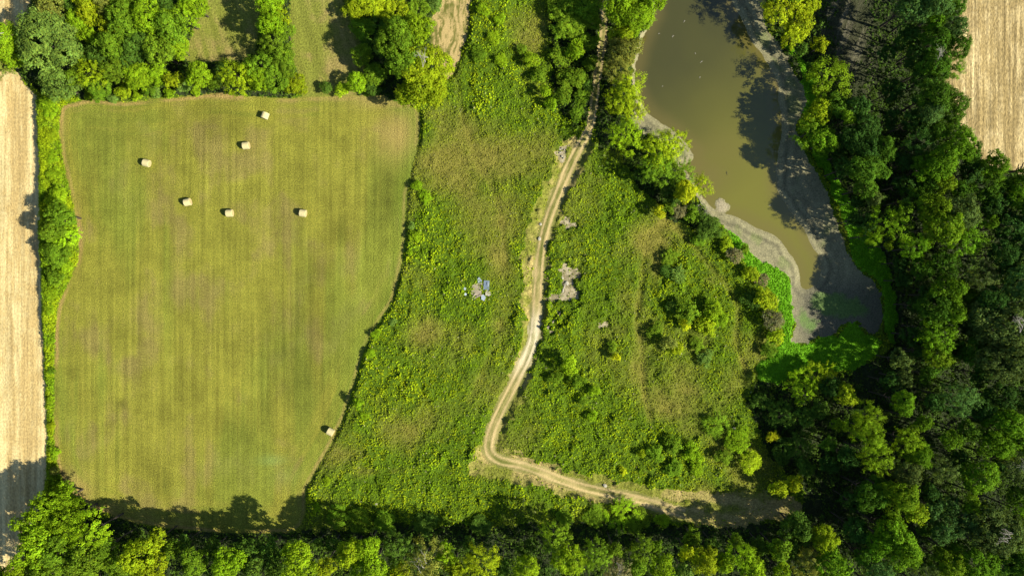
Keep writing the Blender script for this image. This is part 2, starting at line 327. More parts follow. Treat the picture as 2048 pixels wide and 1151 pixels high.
M = dict(
 hay=ground_mat('mown_grass', 3.8, .58, 1.44, 1, .26, rows=1.5, rowk=.14),
 stubl=ground_mat('pale_stubble', 3.4, .70, 1.3, .7, .15, stretch=(1, .6, 1), rows=1.7, rowk=.2),
 stubr=ground_mat('tan_stubble', 3.2, .58, 1.42, .9, .2, stretch=(1, .45, 1), rows=1.7, rowk=.38),
 track=ground_mat('worn_soil', 5, .78, 1.25, .6, .12),
 verge=ground_mat('trodden_grass', 2.8, .55, 1.5, 1, .3),
 clear=ground_mat('rough_lawn', 2.8, .58, 1.45, .9, .22),
 straw=ground_mat('cut_straw', 6, .7, 1.35, 1, .2),
 mud=ground_mat('dried_mud', 4, .78, 1.22, .5, .08, .8, .25, crack=True),
 alg=ground_mat('duckweed_green', 4, .6, 1.4, 1, .25),
 dirt=ground_mat('bare_soil', 5, .65, 1.35, .9, .15),
 wood=ground_mat('leaf_litter', 3.5, .5, 1.5, 1, .3),
 meadow=ground_mat('meadow_turf', 3.5, .5, 1.55, 1, .35),
)
def leaf_mat(name, attr, use_obj, trans=.32, rough=.75, spec=.04):
    m, nt, b = new_mat(name, rough, spec); L = nt.links
    at = N(nt, 'ShaderNodeAttribute', attribute_name=attr)
    if use_obj:
        oi = N(nt, 'ShaderNodeObjectInfo')
        mx = N(nt, 'ShaderNodeVectorMath', operation='MULTIPLY'); L.new(oi.outputs['Color'], mx.inputs[0]); L.new(at.outputs['Color'], mx.inputs[1]); col = mx.outputs[0]
    else: col = at.outputs['Color']
    L.new(col, b.inputs['Base Color'])
    tr = N(nt, 'ShaderNodeBsdfTranslucent'); tv = N(nt, 'ShaderNodeVectorMath', operation='MULTIPLY'); tv.inputs[1].default_value = (1.5, 1.35, .5)
    L.new(col, tv.inputs[0]); L.new(tv.outputs[0], tr.inputs[0])
    ms = N(nt, 'ShaderNodeMixShader'); ms.inputs[0].default_value = trans
    L.new(b.outputs[0], ms.inputs[1]); L.new(tr.outputs[0], ms.inputs[2])
    L.new(ms.outputs[0], nt.nodes['Material Output'].inputs[0])
    return m
M['leaf'] = leaf_mat('tree_leaves', 'tint', True)
M['weed'] = leaf_mat('weed_leaves', 'col', False, .22)
def plain(name, c, rough=.8, spec=.2, scale=4, amt=.35, stretch=(1, 1, 1), bump=.3, metal=0):
    m, nt, b = new_mat(name, rough, spec); L = nt.links; b.inputs['Metallic'].default_value = metal
    tc = N(nt, 'ShaderNodeTexCoord'); mp = N(nt, 'ShaderNodeMapping'); mp.inputs['Scale'].default_value = stretch; L.new(tc.outputs['Object'], mp.inputs[0])
    no = N(nt, 'ShaderNodeTexNoise'); no.inputs['Scale'].default_value = scale; no.inputs['Detail'].default_value = 4; L.new(mp.outputs[0], no.inputs['Vector'])
    mx = N(nt, 'ShaderNodeMix', data_type='RGBA'); L.new(no.outputs[0], mx.inputs['Factor'])
    mx.inputs['A'].default_value = tuple(v * (1 - amt) for v in c) + (1,); mx.inputs['B'].default_value = tuple(min(v * (1 + amt), 1) for v in c) + (1,)
    L.new(mx.outputs['Result'], b.inputs['Base Color'])
    bp = N(nt, 'ShaderNodeBump'); bp.inputs['Strength'].default_value = bump; bp.inputs['Distance'].default_value = .03
    L.new(no.outputs[0], bp.inputs['Height']); L.new(bp.outputs[0], b.inputs['Normal'])
    return m
M['bark'] = plain('bark', (.045, .037, .028), scale=6, stretch=(1, 1, .2), bump=.8)
M['dead'] = plain('bleached_wood', (.27, .25, .21), scale=5, stretch=(1, 1, .3))
M['straw_bale'] = plain('baled_hay', (.38, .335, .17), .9, .1, 14, .22, (1, 8, 8), .8)
M['bale_end'] = plain('bale_end_hay', (.33, .26, .12), .9, .1, 12, .3)
M['plank'] = plain('weathered_plank', (.26, .22, .16), .8, .2, 5, .35, (1, 6, 6), .5)
M['white_metal'] = plain('white_sheet_metal', (.21, .25, .29), .4, .4, 2, .12)
M['blue_metal'] = plain('blue_grey_metal', (.10, .16, .24), .5, .4, 3, .2)
M['concrete'] = plain('pale_concrete', (.25, .235, .18), .85, .2, 3, .25)
# pond water: silty, colour from the depth attribute
m, nt, b = new_mat('silty_water', .07, .5); L = nt.links
at = N(nt, 'ShaderNodeAttribute', attribute_name='col'); L.new(at.outputs['Color'], b.inputs['Base Color'])
tc = N(nt, 'ShaderNodeTexCoord'); no = N(nt, 'ShaderNodeTexNoise'); no.inputs['Scale'].default_value = 1.6; no.inputs['Detail'].default_value = 3
L.new(tc.outputs['Object'], no.inputs['Vector']); bp = N(nt, 'ShaderNodeBump'); bp.inputs['Strength'].default_value = .12; bp.inputs['Distance'].default_value = .03
L.new(no.outputs[0], bp.inputs['Height']); L.new(bp.outputs[0], b.inputs['Normal']); M['water'] = m

# ------------------------------------------------------------------ mesh helpers
def mesh_from(name, v, f4, mat, smooth=False):
    me = bpy.data.meshes.new(name); v = np.asarray(v, np.float32); f4 = np.asarray(f4, np.int32)
    n = f4.shape[1]
    me.vertices.add(len(v)); me.vertices.foreach_set('co', v.ravel())
    me.loops.add(f4.size); me.loops.foreach_set('vertex_index', f4.ravel())
    me.polygons.add(len(f4)); me.polygons.foreach_set('loop_start', np.arange(0, f4.size, n, dtype=np.int32)); me.polygons.foreach_set('loop_total', np.full(len(f4), n, np.int32))
    if smooth: me.polygons.foreach_set('use_smooth', np.ones(len(f4), bool))
    me.materials.append(mat); me.update(calc_edges=True); return me
def attr_col(me, name, c, dom):
    a = me.color_attributes.new(name, 'FLOAT_COLOR', dom) if dom != 'FACE' else me.attributes.new(name, 'FLOAT_COLOR', 'FACE')
    rgba = np.ones((len(c), 4), np.float32); rgba[:, :3] = np.clip(c, 0, 1); a.data.foreach_set('color', rgba.ravel())
def link(name, me, parent=None, label=None, cat=None, group=None, kind=None):
    o = bpy.data.objects.new(name, me); C.objects.link(o)
    if parent is not None: o.parent = parent
    for k, v in (('label', label), ('category', cat), ('group', group), ('kind', kind)):
        if v: o[k] = v
    return o

# ------------------------------------------------------------------ ground: one conforming grid cut into its zones
GR = 0.25
ax = np.arange(-106, 106.01, GR); ay = np.arange(-61, 61.01, GR); nx, ny = len(ax), len(ay)
VX, VY = np.meshgrid(ax, ay); VX = VX.ravel(); VY = VY.ravel()
# jitter vertices a little so borders are not stepped like a grid
jx = (_hash(np.round(VX / GR), np.round(VY / GR), 5) - .5) * GR * .6; jy = (_hash(np.round(VX / GR), np.round(VY / GR), 8) - .5) * GR * .6
inner = (np.abs(VX) < 105.5) & (np.abs(VY) < 60.5)
VX = VX + jx * inner; VY = VY + jy * inner
FV = fields(VX, VY)
edge_t = np.clip(np.minimum(106 - np.abs(VX), 61 - np.abs(VY)) / 2, 0, 1)
VZ = FV.z * edge_t
ii, jj = np.meshgrid(np.arange(nx - 1), np.arange(ny - 1)); i0 = (jj * nx + ii).ravel()
quads = np.stack([i0, i0 + 1, i0 + nx + 1, i0 + nx], 1)
qm = lambda a: a[quads].mean(1)
ZN = ['hay', 'stubl', 'stubr', 'track', 'clear', 'straw', 'mud', 'alg', 'dirt', 'verge', 'wood', 'meadow']
def zone_of(f, red=lambda a: a):
    z = np.full(red(f.hay).shape, ZN.index('meadow'))
    def put(cond, k): z[cond] = ZN.index(k)
    put(red(f.wood) > 0, 'wood'); put(red(f.verge) > -.2, 'verge')
    put(red(f.hedge) > 0, 'meadow')
    put(red(f.clear) > 0, 'clear'); put(red(f.straw) > 0, 'straw'); put(red(f.dirt) > 0, 'dirt')
    put(red(f.hay) > 0, 'hay'); put(red(f.stubl) > 0, 'stubl'); put(red(f.stubr) > 0, 'stubr')
    put(red(f.track) > 0, 'track'); put(red(f.trackb) > 0, 'verge'); put(red(f.alg) > 0, 'alg')
    put(red(f.inp.astype(float)) > .5, 'mud')
    return z
QZ = zone_of(FV, qm)
ZINFO = dict(
 hay=('hay_field', 'mown yellow-green hay field with faint stripes and round bales on it', 'field'),
 stubl=('stubble_field', 'pale straw-coloured stubble field along the left edge of the photo', 'field'),
 stubr=('stubble_field', 'tan stubble field in the top right corner of the photo', 'field'),
 track=('dirt_track', 'tan dirt track winding down through the meadow and bending at its foot', 'track'),
 clear=('mown_clearing', 'mown grass clearings among the trees above the hay field', 'clearing'),
 straw=('straw_ground', 'swathe of combed brown cut straw at the top of the meadow', 'cut straw'),
 mud=('pond_mud_ground', 'cracked grey-beige mud shore round the shrunken pond', 'mud shore'),
 alg=('waterweed_ground', 'vivid green low weed along the pond mud', 'waterweed'),
 dirt=('bare_soil_ground', 'bare pale soil patches in the meadow beside the track', 'soil'),
 verge=('track_verge_ground', 'trodden olive grass verge beside the dirt track', 'verge'),
 wood=('woodland_ground', 'dark leaf litter ground beneath the woods', 'ground'),
 meadow=('meadow_ground', 'rough green meadow ground between hay field and pond', 'meadow'))
for zi, zn in enumerate(ZN):
    q = quads[QZ == zi]
    if not len(q): continue
    u, inv = np.unique(q, return_inverse=True); inv = inv.reshape(q.shape)
    sub = F()
    for k, v in FV.__dict__.items(): setattr(sub, k, v[u])
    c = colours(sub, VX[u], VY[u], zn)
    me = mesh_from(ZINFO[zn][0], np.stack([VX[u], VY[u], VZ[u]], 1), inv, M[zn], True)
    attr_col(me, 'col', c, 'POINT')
    link(ZINFO[zn][0], me, label=ZINFO[zn][1], cat=ZINFO[zn][2], kind='structure')
# land beyond the detailed grid
ring = []
def far_sheet(name, x0, x1, y0, y1, z, label, step=20):
    xs = np.linspace(x0, x1, max(2, int((x1 - x0) / step) + 1)); ys = np.linspace(y0, y1, max(2, int((y1 - y0) / step) + 1))
    X, Y = np.meshgrid(xs, ys); X = X.ravel(); Y = Y.ravel(); a, b2 = np.meshgrid(np.arange(len(xs) - 1), np.arange(len(ys) - 1)); k = (b2 * len(xs) + a).ravel()
    q = np.stack([k, k + 1, k + len(xs) + 1, k + len(xs)], 1)
    me = mesh_from(name, np.stack([X, Y, X * 0], 1), q, M[z], False)
    base = {'stubl': (.33, .26, .13), 'stubr': (.28, .22, .11), 'meadow': (.06, .085, .012), 'wood': (.035, .05, .012)}[z]
    attr_col(me, 'col', np.array(base) * (.7 + .6 * fbm(X, Y, 40, 3))[:, None], 'POINT')
    link(name, me, label=label, cat='land', kind='structure')
far_sheet('farmland_ground', -2500, -106, -61, 61, 'stubl', 'stubble land going on to the west')
far_sheet('farmland_ground', 106, 2500, 18, 61, 'stubr', 'stubble land going on to the east')
far_sheet('farmland_ground', 106, 2500, -61, 18, 'wood', 'wooded land going on to the east')
far_sheet('farmland_ground', -2500, 2500, 61, 2500, 'meadow', 'rough land going on to the north', 40)
far_sheet('farmland_ground', -2500, 2500, -2500, -61, 'meadow', 'rough land going on to the south', 40)
# pond water sheet
wx = np.arange(22, 66, .5); wy = np.arange(-6, 66, .5); X, Y = np.meshgrid(wx, wy); X = X.ravel(); Y = Y.ravel()
fw = fields(X, Y)
a, b2 = np.meshgrid(np.arange(len(wx) - 1), np.arange(len(wy) - 1)); k = (b2 * len(wx) + a).ravel()
q = np.stack([k, k + 1, k + len(wx) + 1, k + len(wx)], 1)
keep = (fw.water[q].max(1) > -.9) & (Y[q].max(1) <= 60.6); q = q[keep]; u, inv = np.unique(q, return_inverse=True); inv = inv.reshape(q.shape)
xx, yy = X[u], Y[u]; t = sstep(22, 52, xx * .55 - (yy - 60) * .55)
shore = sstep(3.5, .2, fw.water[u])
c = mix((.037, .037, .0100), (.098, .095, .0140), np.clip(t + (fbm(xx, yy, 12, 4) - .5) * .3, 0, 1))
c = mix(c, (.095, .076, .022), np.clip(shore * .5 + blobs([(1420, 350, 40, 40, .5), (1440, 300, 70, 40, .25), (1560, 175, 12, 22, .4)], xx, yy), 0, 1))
me = mesh_from('pond_water', np.stack([xx, yy, xx * 0 - .6], 1), inv, M['water'], True); attr_col(me, 'col', c, 'POINT')
link('pond_water', me, label='olive brown murky pond water between the track trees and the right wood', cat='pond', kind='structure')

# ------------------------------------------------------------------ leaves
def rhombs(cen, nrm, size, asp=.6):
    n = len(cen); nrm = nrm / (np.linalg.norm(nrm, axis=1, keepdims=True) + 1e-9)
    r = rng.normal(size=(n, 3)); t = np.cross(nrm, r); t /= (np.linalg.norm(t, axis=1, keepdims=True) + 1e-9); b = np.cross(nrm, t)
    s = size[:, None] * .5; fold = nrm * s * .25
    v = np.stack([cen + t * s, cen + b * s * asp + fold, cen - t * s, cen - b * s * asp + fold], 1).reshape(-1, 3)
    return v, np.arange(4 * n).reshape(n, 4)
def scatter(n, x0=-104.5, x1=104.5, y0=-59.5, y1=59.5):
    return rng.uniform(x0, x1, n), rng.uniform(y0, y1, n)
def leafy(name, label, cat, x, y, z, k, rad, size, col, up=.9, lift=.12):
    """rosettes of k leaves round each plant x, y"""
    n = len(x); az = rng.uniform(0, 2 * np.pi, (n, k)); rr = rad[:, None] * rng.uniform(.2, 1, (n, k))
    cx = x[:, None] + np.cos(az) * rr; cy = y[:, None] + np.sin(az) * rr; cz = z[:, None] + lift + rng.uniform(-.08, .16, (n, k)) * (rad[:, None] / .2)
    nr = np.stack([np.cos(az) * .7 + rng.normal(0, .3, (n, k)), np.sin(az) * .7 + rng.normal(0, .3, (n, k)), np.full((n, k), up)], 2).reshape(-1, 3)
    s = (size[:, None] * rng.uniform(.6, 1.3, (n, k))).ravel()
    v, f = rhombs(np.stack([cx, cy, cz], 2).reshape(-1, 3), nr, s, .62)
    c = np.repeat(col, k, 0) * rng.uniform(.7, 1.3, (n * k, 1))
    me = mesh_from(name, v, f, M['weed']); attr_col(me, 'col', c, 'FACE')
    return link(name, me, label=label, cat=cat, kind='stuff')
# meadow weeds
x, y = scatter(240000); f = fields(x, y); zn = zone_of(f)
keep = ((zn == ZN.index('meadow')) | ((zn == ZN.index('dirt')) & (rng.random(len(x)) < .22)) | ((zn == ZN.index('verge')) & (rng.random(len(x)) < .12))) & (f.hedge < 0) & (rng.random(len(x)) < .55 + .45 * fbm(x, y, 1.5, 101, 2) * 1.6)
x, y = x[keep], y[keep]; f = fields(x, y)
g1 = fbm(x, y, 4, 103, 3); g2 = rng.random(len(x)); sp = fbm(x, y, 1.1, 105, 2)
c = mix((.205, .282, .005), (.128, .212, .005), sstep(.35, .65, g1))
c = mix(c, (.235, .285, .006), sstep(.5, .72, sp) * .75 * sstep(.3, .62, fbm(x, y, 8, 109, 2)))
c = c * (.50 + .75 * fbm(x, y, 2.4, 107, 3) + .12 + .18 * f.hum)[:, None]
c = mix(c, (.205, .190, .030), f.dry * .8); c = mix(c, (.20, .20, .10), (g2 > .985) * .8)
c = c * (.8 + .4 * g2)[:, None]
leafy('meadow_weeds', 'dense leafy weeds and tall grass covering the rough meadow', 'weeds', x, y, f.z, 4,   .07 + .14 * (1 - f.dry) * rng.random(len(x)), (.13 + .07 * (1 - f.dry) + .06 * f.hum) * rng.uniform(.6, 1.5, len(x)) ** 1.3, c)
# hedge strip weeds
x = rng.uniform(-96, -84, 60000) ; y = rng.uniform(-43, 39, 60000); f = fields(x, y)
k = (f.hedge > -.25) & (f.hay < 0) & (f.stubl < .2); x, y = x[k][:9000], y[k][:9000]; f = fields(x, y)
g1 = fbm(x, y, 2.5, 111, 3)
c = mix((.105, .180, .005), (.190, .255, .005), sstep(.3, .7, g1)) * rng.uniform(.75, 1.3, (len(x), 1))
leafy('hedgerow_foliage', 'long strip of yellow-green hedgerow scrub between stubble and hay field', 'hedgerow', x, y, np.maximum(f.z, 0), 6, np.full(len(x), .35), np.full(len(x), .30), c, lift=.25)
# waterweed
x = rng.uniform(42, 78, 60000); y = rng.uniform(-20, 56, 60000); f = fields(x, y); k = ((zone_of(f) == ZN.index('alg'))) & (f.alg > .1)
x, y = x[k][:14000], y[k][:14000]; f = fields(x, y)
c = np.array((.100, .265, .006)) * rng.uniform(.7, 1.35, (len(x), 1))
leafy('waterweed_foliage', 'bright green low waterweed leaves fringing the pond mud', 'waterweed', x, y, f.z, 4, np.full(len(x), .18), np.full(len(x), .2), c, lift=.05)
# forest floor saplings and brambles
x, y = scatter(110000); f = fields(x, y)
bare = blobs([(1700, 60, 50, 150, 1.2), (1735, 740, 40, 70, .9), (1620, 1010, 60, 40, .9)], x, y)
k = ((zone_of(f) == ZN.index('wood')) & (rng.random(len(x)) > bare)) ; x, y = x[k], y[k]; f = fields(x, y)
hu = np.maximum(0, fbm(x, y, 4.5, 125, 3) - .38) * 7 * sstep(.3, 3, f.wood)
g1 = fbm(x, y, 6, 123); sp = fbm(x, y, 1.2, 127, 2)
c = mix((.036, .080, .010), (.066, .112, .010), g1) * (.35 + .95 * sp)[:, None] * rng.uniform(.7, 1.2, (len(x), 1))
leafy('woodland_undergrowth', 'dark saplings and brambles filling the gaps between the woodland trees', 'undergrowth', x, y, f.z + hu * rng.uniform(.75, 1, len(x)), 5, np.full(len(x), .4), np.full(len(x), .40), c)

# ------------------------------------------------------------------ tree prototypes
def crown_proto(name, RR, HR, seed, lobes, clump, leaf, dens, style='a'):
    """crown about RR wide, half height HR*RR, centred on the origin"""
    g = np.random.default_rng(seed); cen = []; nor = []; siz = []; tin = []
    L = []
    for i in range(lobes):
        az = i * 2.4 + g.uniform(-.4, .4); u = g.uniform(-.35, .95) if i else .9
        rr = math.sqrt(max(0, 1 - u * u)) if i else .15
        lr = g.uniform(.34, .52) * RR
        k = g.uniform(.80, 1.12) * RR - lr
        L.append((np.array([math.cos(az) * rr * k, math.sin(az) * rr * k, u * k * HR]), lr))
    L.append((np.array([0, 0, -.1 * RR]), .55 * RR))
    for li, (lc, lr) in enumerate(L):
        area = 4 * math.pi * lr * lr; nc = max(4, int(area / (clump * clump * 2.2)))
        lobe_t = g.uniform(.85, 1.15)
        for _ in range(nc):
            dv = g.normal(size=3); dv /= np.linalg.norm(dv); dv[2] = abs(dv[2]) * (1 if g.random() < .78 else -.6)
            c0 = lc + dv * lr * g.uniform(.78, 1.08) * np.array([1, 1, HR])
            if any(np.linalg.norm((c0 - l2) / [1, 1, HR]) < r2 * .72 for k2, (l2, r2) in enumerate(L) if k2 != li): continue
            cr = clump * g.uniform(.6, 1.15); nl = int(dens * g.uniform(.7, 1.2))
            ct = lobe_t * g.uniform(.68, 1.32)
            q = g.normal(size=(nl, 3)); q /= np.linalg.norm(q, axis=1, keepdims=True); q *= (g.random((nl, 1)) ** .45)
            if style == 'f': q = q * .55 + dv * g.uniform(-.2, 1.3, (nl, 1))           # feathery sprays pointing outward
            sc3 = np.array([1, 1, .65]) * cr
            pp = c0 + q * sc3
            nn = q * .9 + dv * .55 + np.array([0, 0, .55]) + g.normal(0, .38, (nl, 3))
            cen.append(pp); nor.append(nn); siz.append(leaf * g.uniform(.6, 1.3, nl)); tin.append(np.full(nl, ct) * g.uniform(.78, 1.22, nl))
    cen = np.concatenate(cen); nor = np.concatenate(nor); siz = np.concatenate(siz); tin = np.concatenate(tin)
    v, f = rhombs(cen, nor, siz, .6)
    me = mesh_from(name, v, f, M['leaf'])
    w = rng.random(len(tin)); c = np.stack([tin * (1 + .25 * (w - .4)), tin, tin * (1 - .3 * (w - .5))], 1)
    a = me.attributes.new('tint', 'FLOAT_COLOR', 'FACE'); rgba = np.ones((len(c), 4), np.float32); rgba[:, :3] = c; a.data.foreach_set('color', rgba.ravel())
    me['r'] = RR; return me
PROTO = {
 'big': [crown_proto('crown', 4.6, .8, 10 + i, 11, .62, .30, 30) for i in range(3)],
 'mid': [crown_proto('crown', 3.0, .95, 30 + i, 8, .50, .27, 26) for i in range(5)],
 'fea': [crown_proto('crown', 3.0, 1.0, 50 + i, 9, .75, .20, 50, 'f') for i in range(3)],
 'sma': [crown_proto('crown', 1.5, .8, 70 + i, 5, .36, .22, 22) for i in range(5)],
 'ivy': [crown_proto('crown', 2.2, .8, 90, 3, .45, .16, 46)],
}
def tube(pl, rad, seg=6):
    v = []; f = []
    for i, p in enumerate(pl):
        p = Vector(p); d_ = (Vector(pl[min(i + 1, len(pl) - 1)]) - Vector(pl[max(i - 1, 0)])).normalized()
        a_ = d_.orthogonal().normalized(); b_ = d_.cross(a_)
        for k in range(seg):
            an = 2 * math.pi * k / seg; v.append(p + (a_ * math.cos(an) + b_ * math.sin(an)) * rad[i])
    for i in range(len(pl) - 1):
        for k in range(seg): f.append((i * seg + k, i * seg + (k + 1) % seg, (i + 1) * seg + (k + 1) % seg, (i + 1) * seg + k))
    return [tuple(q) for q in v], f
def join(parts):
    V, Fc = [], []
    for v, f in parts:
        o = len(V); V += v; Fc += [tuple(i + o for i in q) for q in f]
    return V, Fc
def trunk_proto(seed):
    g = random.Random(seed); parts = [tube([(0, 0, -.03), (g.uniform(-.02, .02), g.uniform(-.02, .02), .3), (g.uniform(-.04, .04), g.uniform(-.04, .04), .6), (g.uniform(-.05, .05), g.uniform(-.05, .05), .95)], [.034, .026, .018, .005], 8)]
    for i in range(7):
        az = i * 2.3 + g.uniform(-.3, .3); z0 = g.uniform(.32, .7); ln = g.uniform(.2, .34)
        e = (math.cos(az) * ln, math.sin(az) * ln, z0 + ln * g.uniform(.5, 1.1)); m_ = tuple(a * .5 for a in (e[0], e[1])) + (z0 + (e[2] - z0) * .35,)
        parts.append(tube([(0, 0, z0), m_, e], [.013, .009, .003], 5))
    v, f = join(parts); return mesh_from('trunk', v, f, M['bark'], True)
TRUNKS = [trunk_proto(s) for s in range(4)]
def dead_limb_mesh(seed, scale=1.0, flat=.25, n=4):
    g = random.Random(seed); parts = []
    def grow(p, d_, ln, r, dep):
        q1 = p + d_ * ln * .5 + Vector((g.uniform(-.1, .1), g.uniform(-.1, .1), g.uniform(-.05, .1))) * ln
        q2 = p + d_ * ln
        parts.append(tube([p, q1, q2], [r, r * .7, r * .35], 5))
        if dep > 0:
            for k in range(3):
                dd = (d_ + Vector((g.uniform(-.8, .8), g.uniform(-.8, .8), g.uniform(-.2, .4)))).normalized()
                grow(q1 if k == 0 else q2, dd, ln * g.uniform(.45, .7), r * .5, dep - 1)
    for i in range(n):
        az = g.uniform(-.6, .6); grow(Vector((0, 0, 0)), Vector((math.cos(az), math.sin(az), g.uniform(0, flat))).normalized(), scale * g.uniform(.7, 1.1), .035 * scale ** .5, 2)
    v, f = join(parts); return mesh_from('dead_limb', v, f, M['dead'], True)

PAL = {'b': (.140, .235, .006), 'y': (.178, .245, .006), 'Y': (.31, .36, .008), 'g': (.092, .165, .008), 'd': (.054, .108, .011), 'o': (.125, .150, .022), 'e': (.110, .182, .026), 'r': (.115, .115, .045)}
CW = {'b': 'bright green', 'y': 'yellow-green', 'Y': 'yellow', 'g': 'mid green', 'd': 'dark green', 'o': 'olive', 'e': 'grey-green', 'r': 'brownish grey'}
ORD = ['first', 'second', 'third', 'fourth', 'fifth', 'sixth', 'seventh', 'eighth', 'ninth', 'tenth', 'eleventh', 'twelfth', 'thirteenth', 'fourteenth', 'fifteenth', 'sixteenth', 'seventeenth', 'eighteenth', 'nineteenth', 'twentieth']
tree_masters = {}
def put_copy(src, parent, loc, rot, scl, col=None):
    o = src.copy(); C.objects.link(o); o.parent = parent; o.location = loc; o.rotation_euler = rot; o.scale = scl
    if col: o.color = col
    return o
proto_objs = {}
def part_src(me):
    if me.name not in proto_objs: proto_objs[me.name] = bpy.data.objects.new(me.name.split('.')[0], me)
    return proto_objs[me.name]
def tree(px, py, rpx, c, h, st, label, group, cat):
    if 1780 < px < 1960 and 470 < py < 770: h *= 1.10
    elif px > 1780 and cat == 'tree': h *= 1.34
    elif px > 1680 and cat == 'tree': h *= 1.28
    elif py > 1040 and cat == 'tree': h *= 1.12
    hc = h * .66; R0 = rpx * S * (H - hc) / H
    bx, by = P(px, py, hc)
    if 1860 < px < 1960 and py < 330: bx -= 1.7
    name = {'tree': 'broadleaf_tree', 'shrub': 'shrub'}[cat]
    if st is None: st = 'big' if R0 > 3.7 else ('sma' if R0 < 2.1 else ('fea' if random.random() < .12 else 'mid'))
    me = random.choice(PROTO[st]); k = R0 / me['r'] * (1.0 if 1860 < px < 1960 and py < 330 else 1.16 if cat == 'tree' else 1.08)
    gz = float(fields(np.array([bx]), np.array([by])).z[0]); gz = max(min(gz, .3), -.6)
    root = bpy.data.objects.new(name, None); C.objects.link(root); root.location = (bx, by, gz); root.empty_display_size = .3
    root['top'] = h; root['label'] = label; root['category'] = cat; root['group'] = group
    # crown: base at about 0.2-0.3 h, top at h
    half = h * (.40 if cat == 'tree' else .48); ext = me['r'] * 1.0
    kz = half / ext
    if cat == 'shrub' and 1100 < px < 1200 and py < 240: k *= 1.25
    if cat == 'shrub' and 1300 < px < 1560 and 480 < py < 730: k *= 1.18
    if cat == 'shrub': col_k = 1.2
    else: col_k = 1.04
    if cat == 'tree': kz = min(max(kz, .75 * k), 1.35 * k)
    cz = h - ext * kz * .95
    col = np.array(PAL[c]) * random.uniform(.86, 1.14) * col_k; col[0] *= random.uniform(.93, 1.07)
    if px > 1640: col *= np.array((.56, .73, .98)) * (.9 if px > 1780 else 1)  # shaded look of the right wood painted into its leaf colour, darker and bluer
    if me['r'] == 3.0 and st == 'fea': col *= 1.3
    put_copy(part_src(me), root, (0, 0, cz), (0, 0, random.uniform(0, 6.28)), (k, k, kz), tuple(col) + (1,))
    tm = random.choice(TRUNKS); th = max(h * (.85 if cat == 'tree' else .6), .5)
    put_copy(part_src(tm), root, (0, 0, 0), (0, 0, random.uniform(0, 6.28)), (min(th, R0 * 2.2),) * 2 + (th,))
    return root
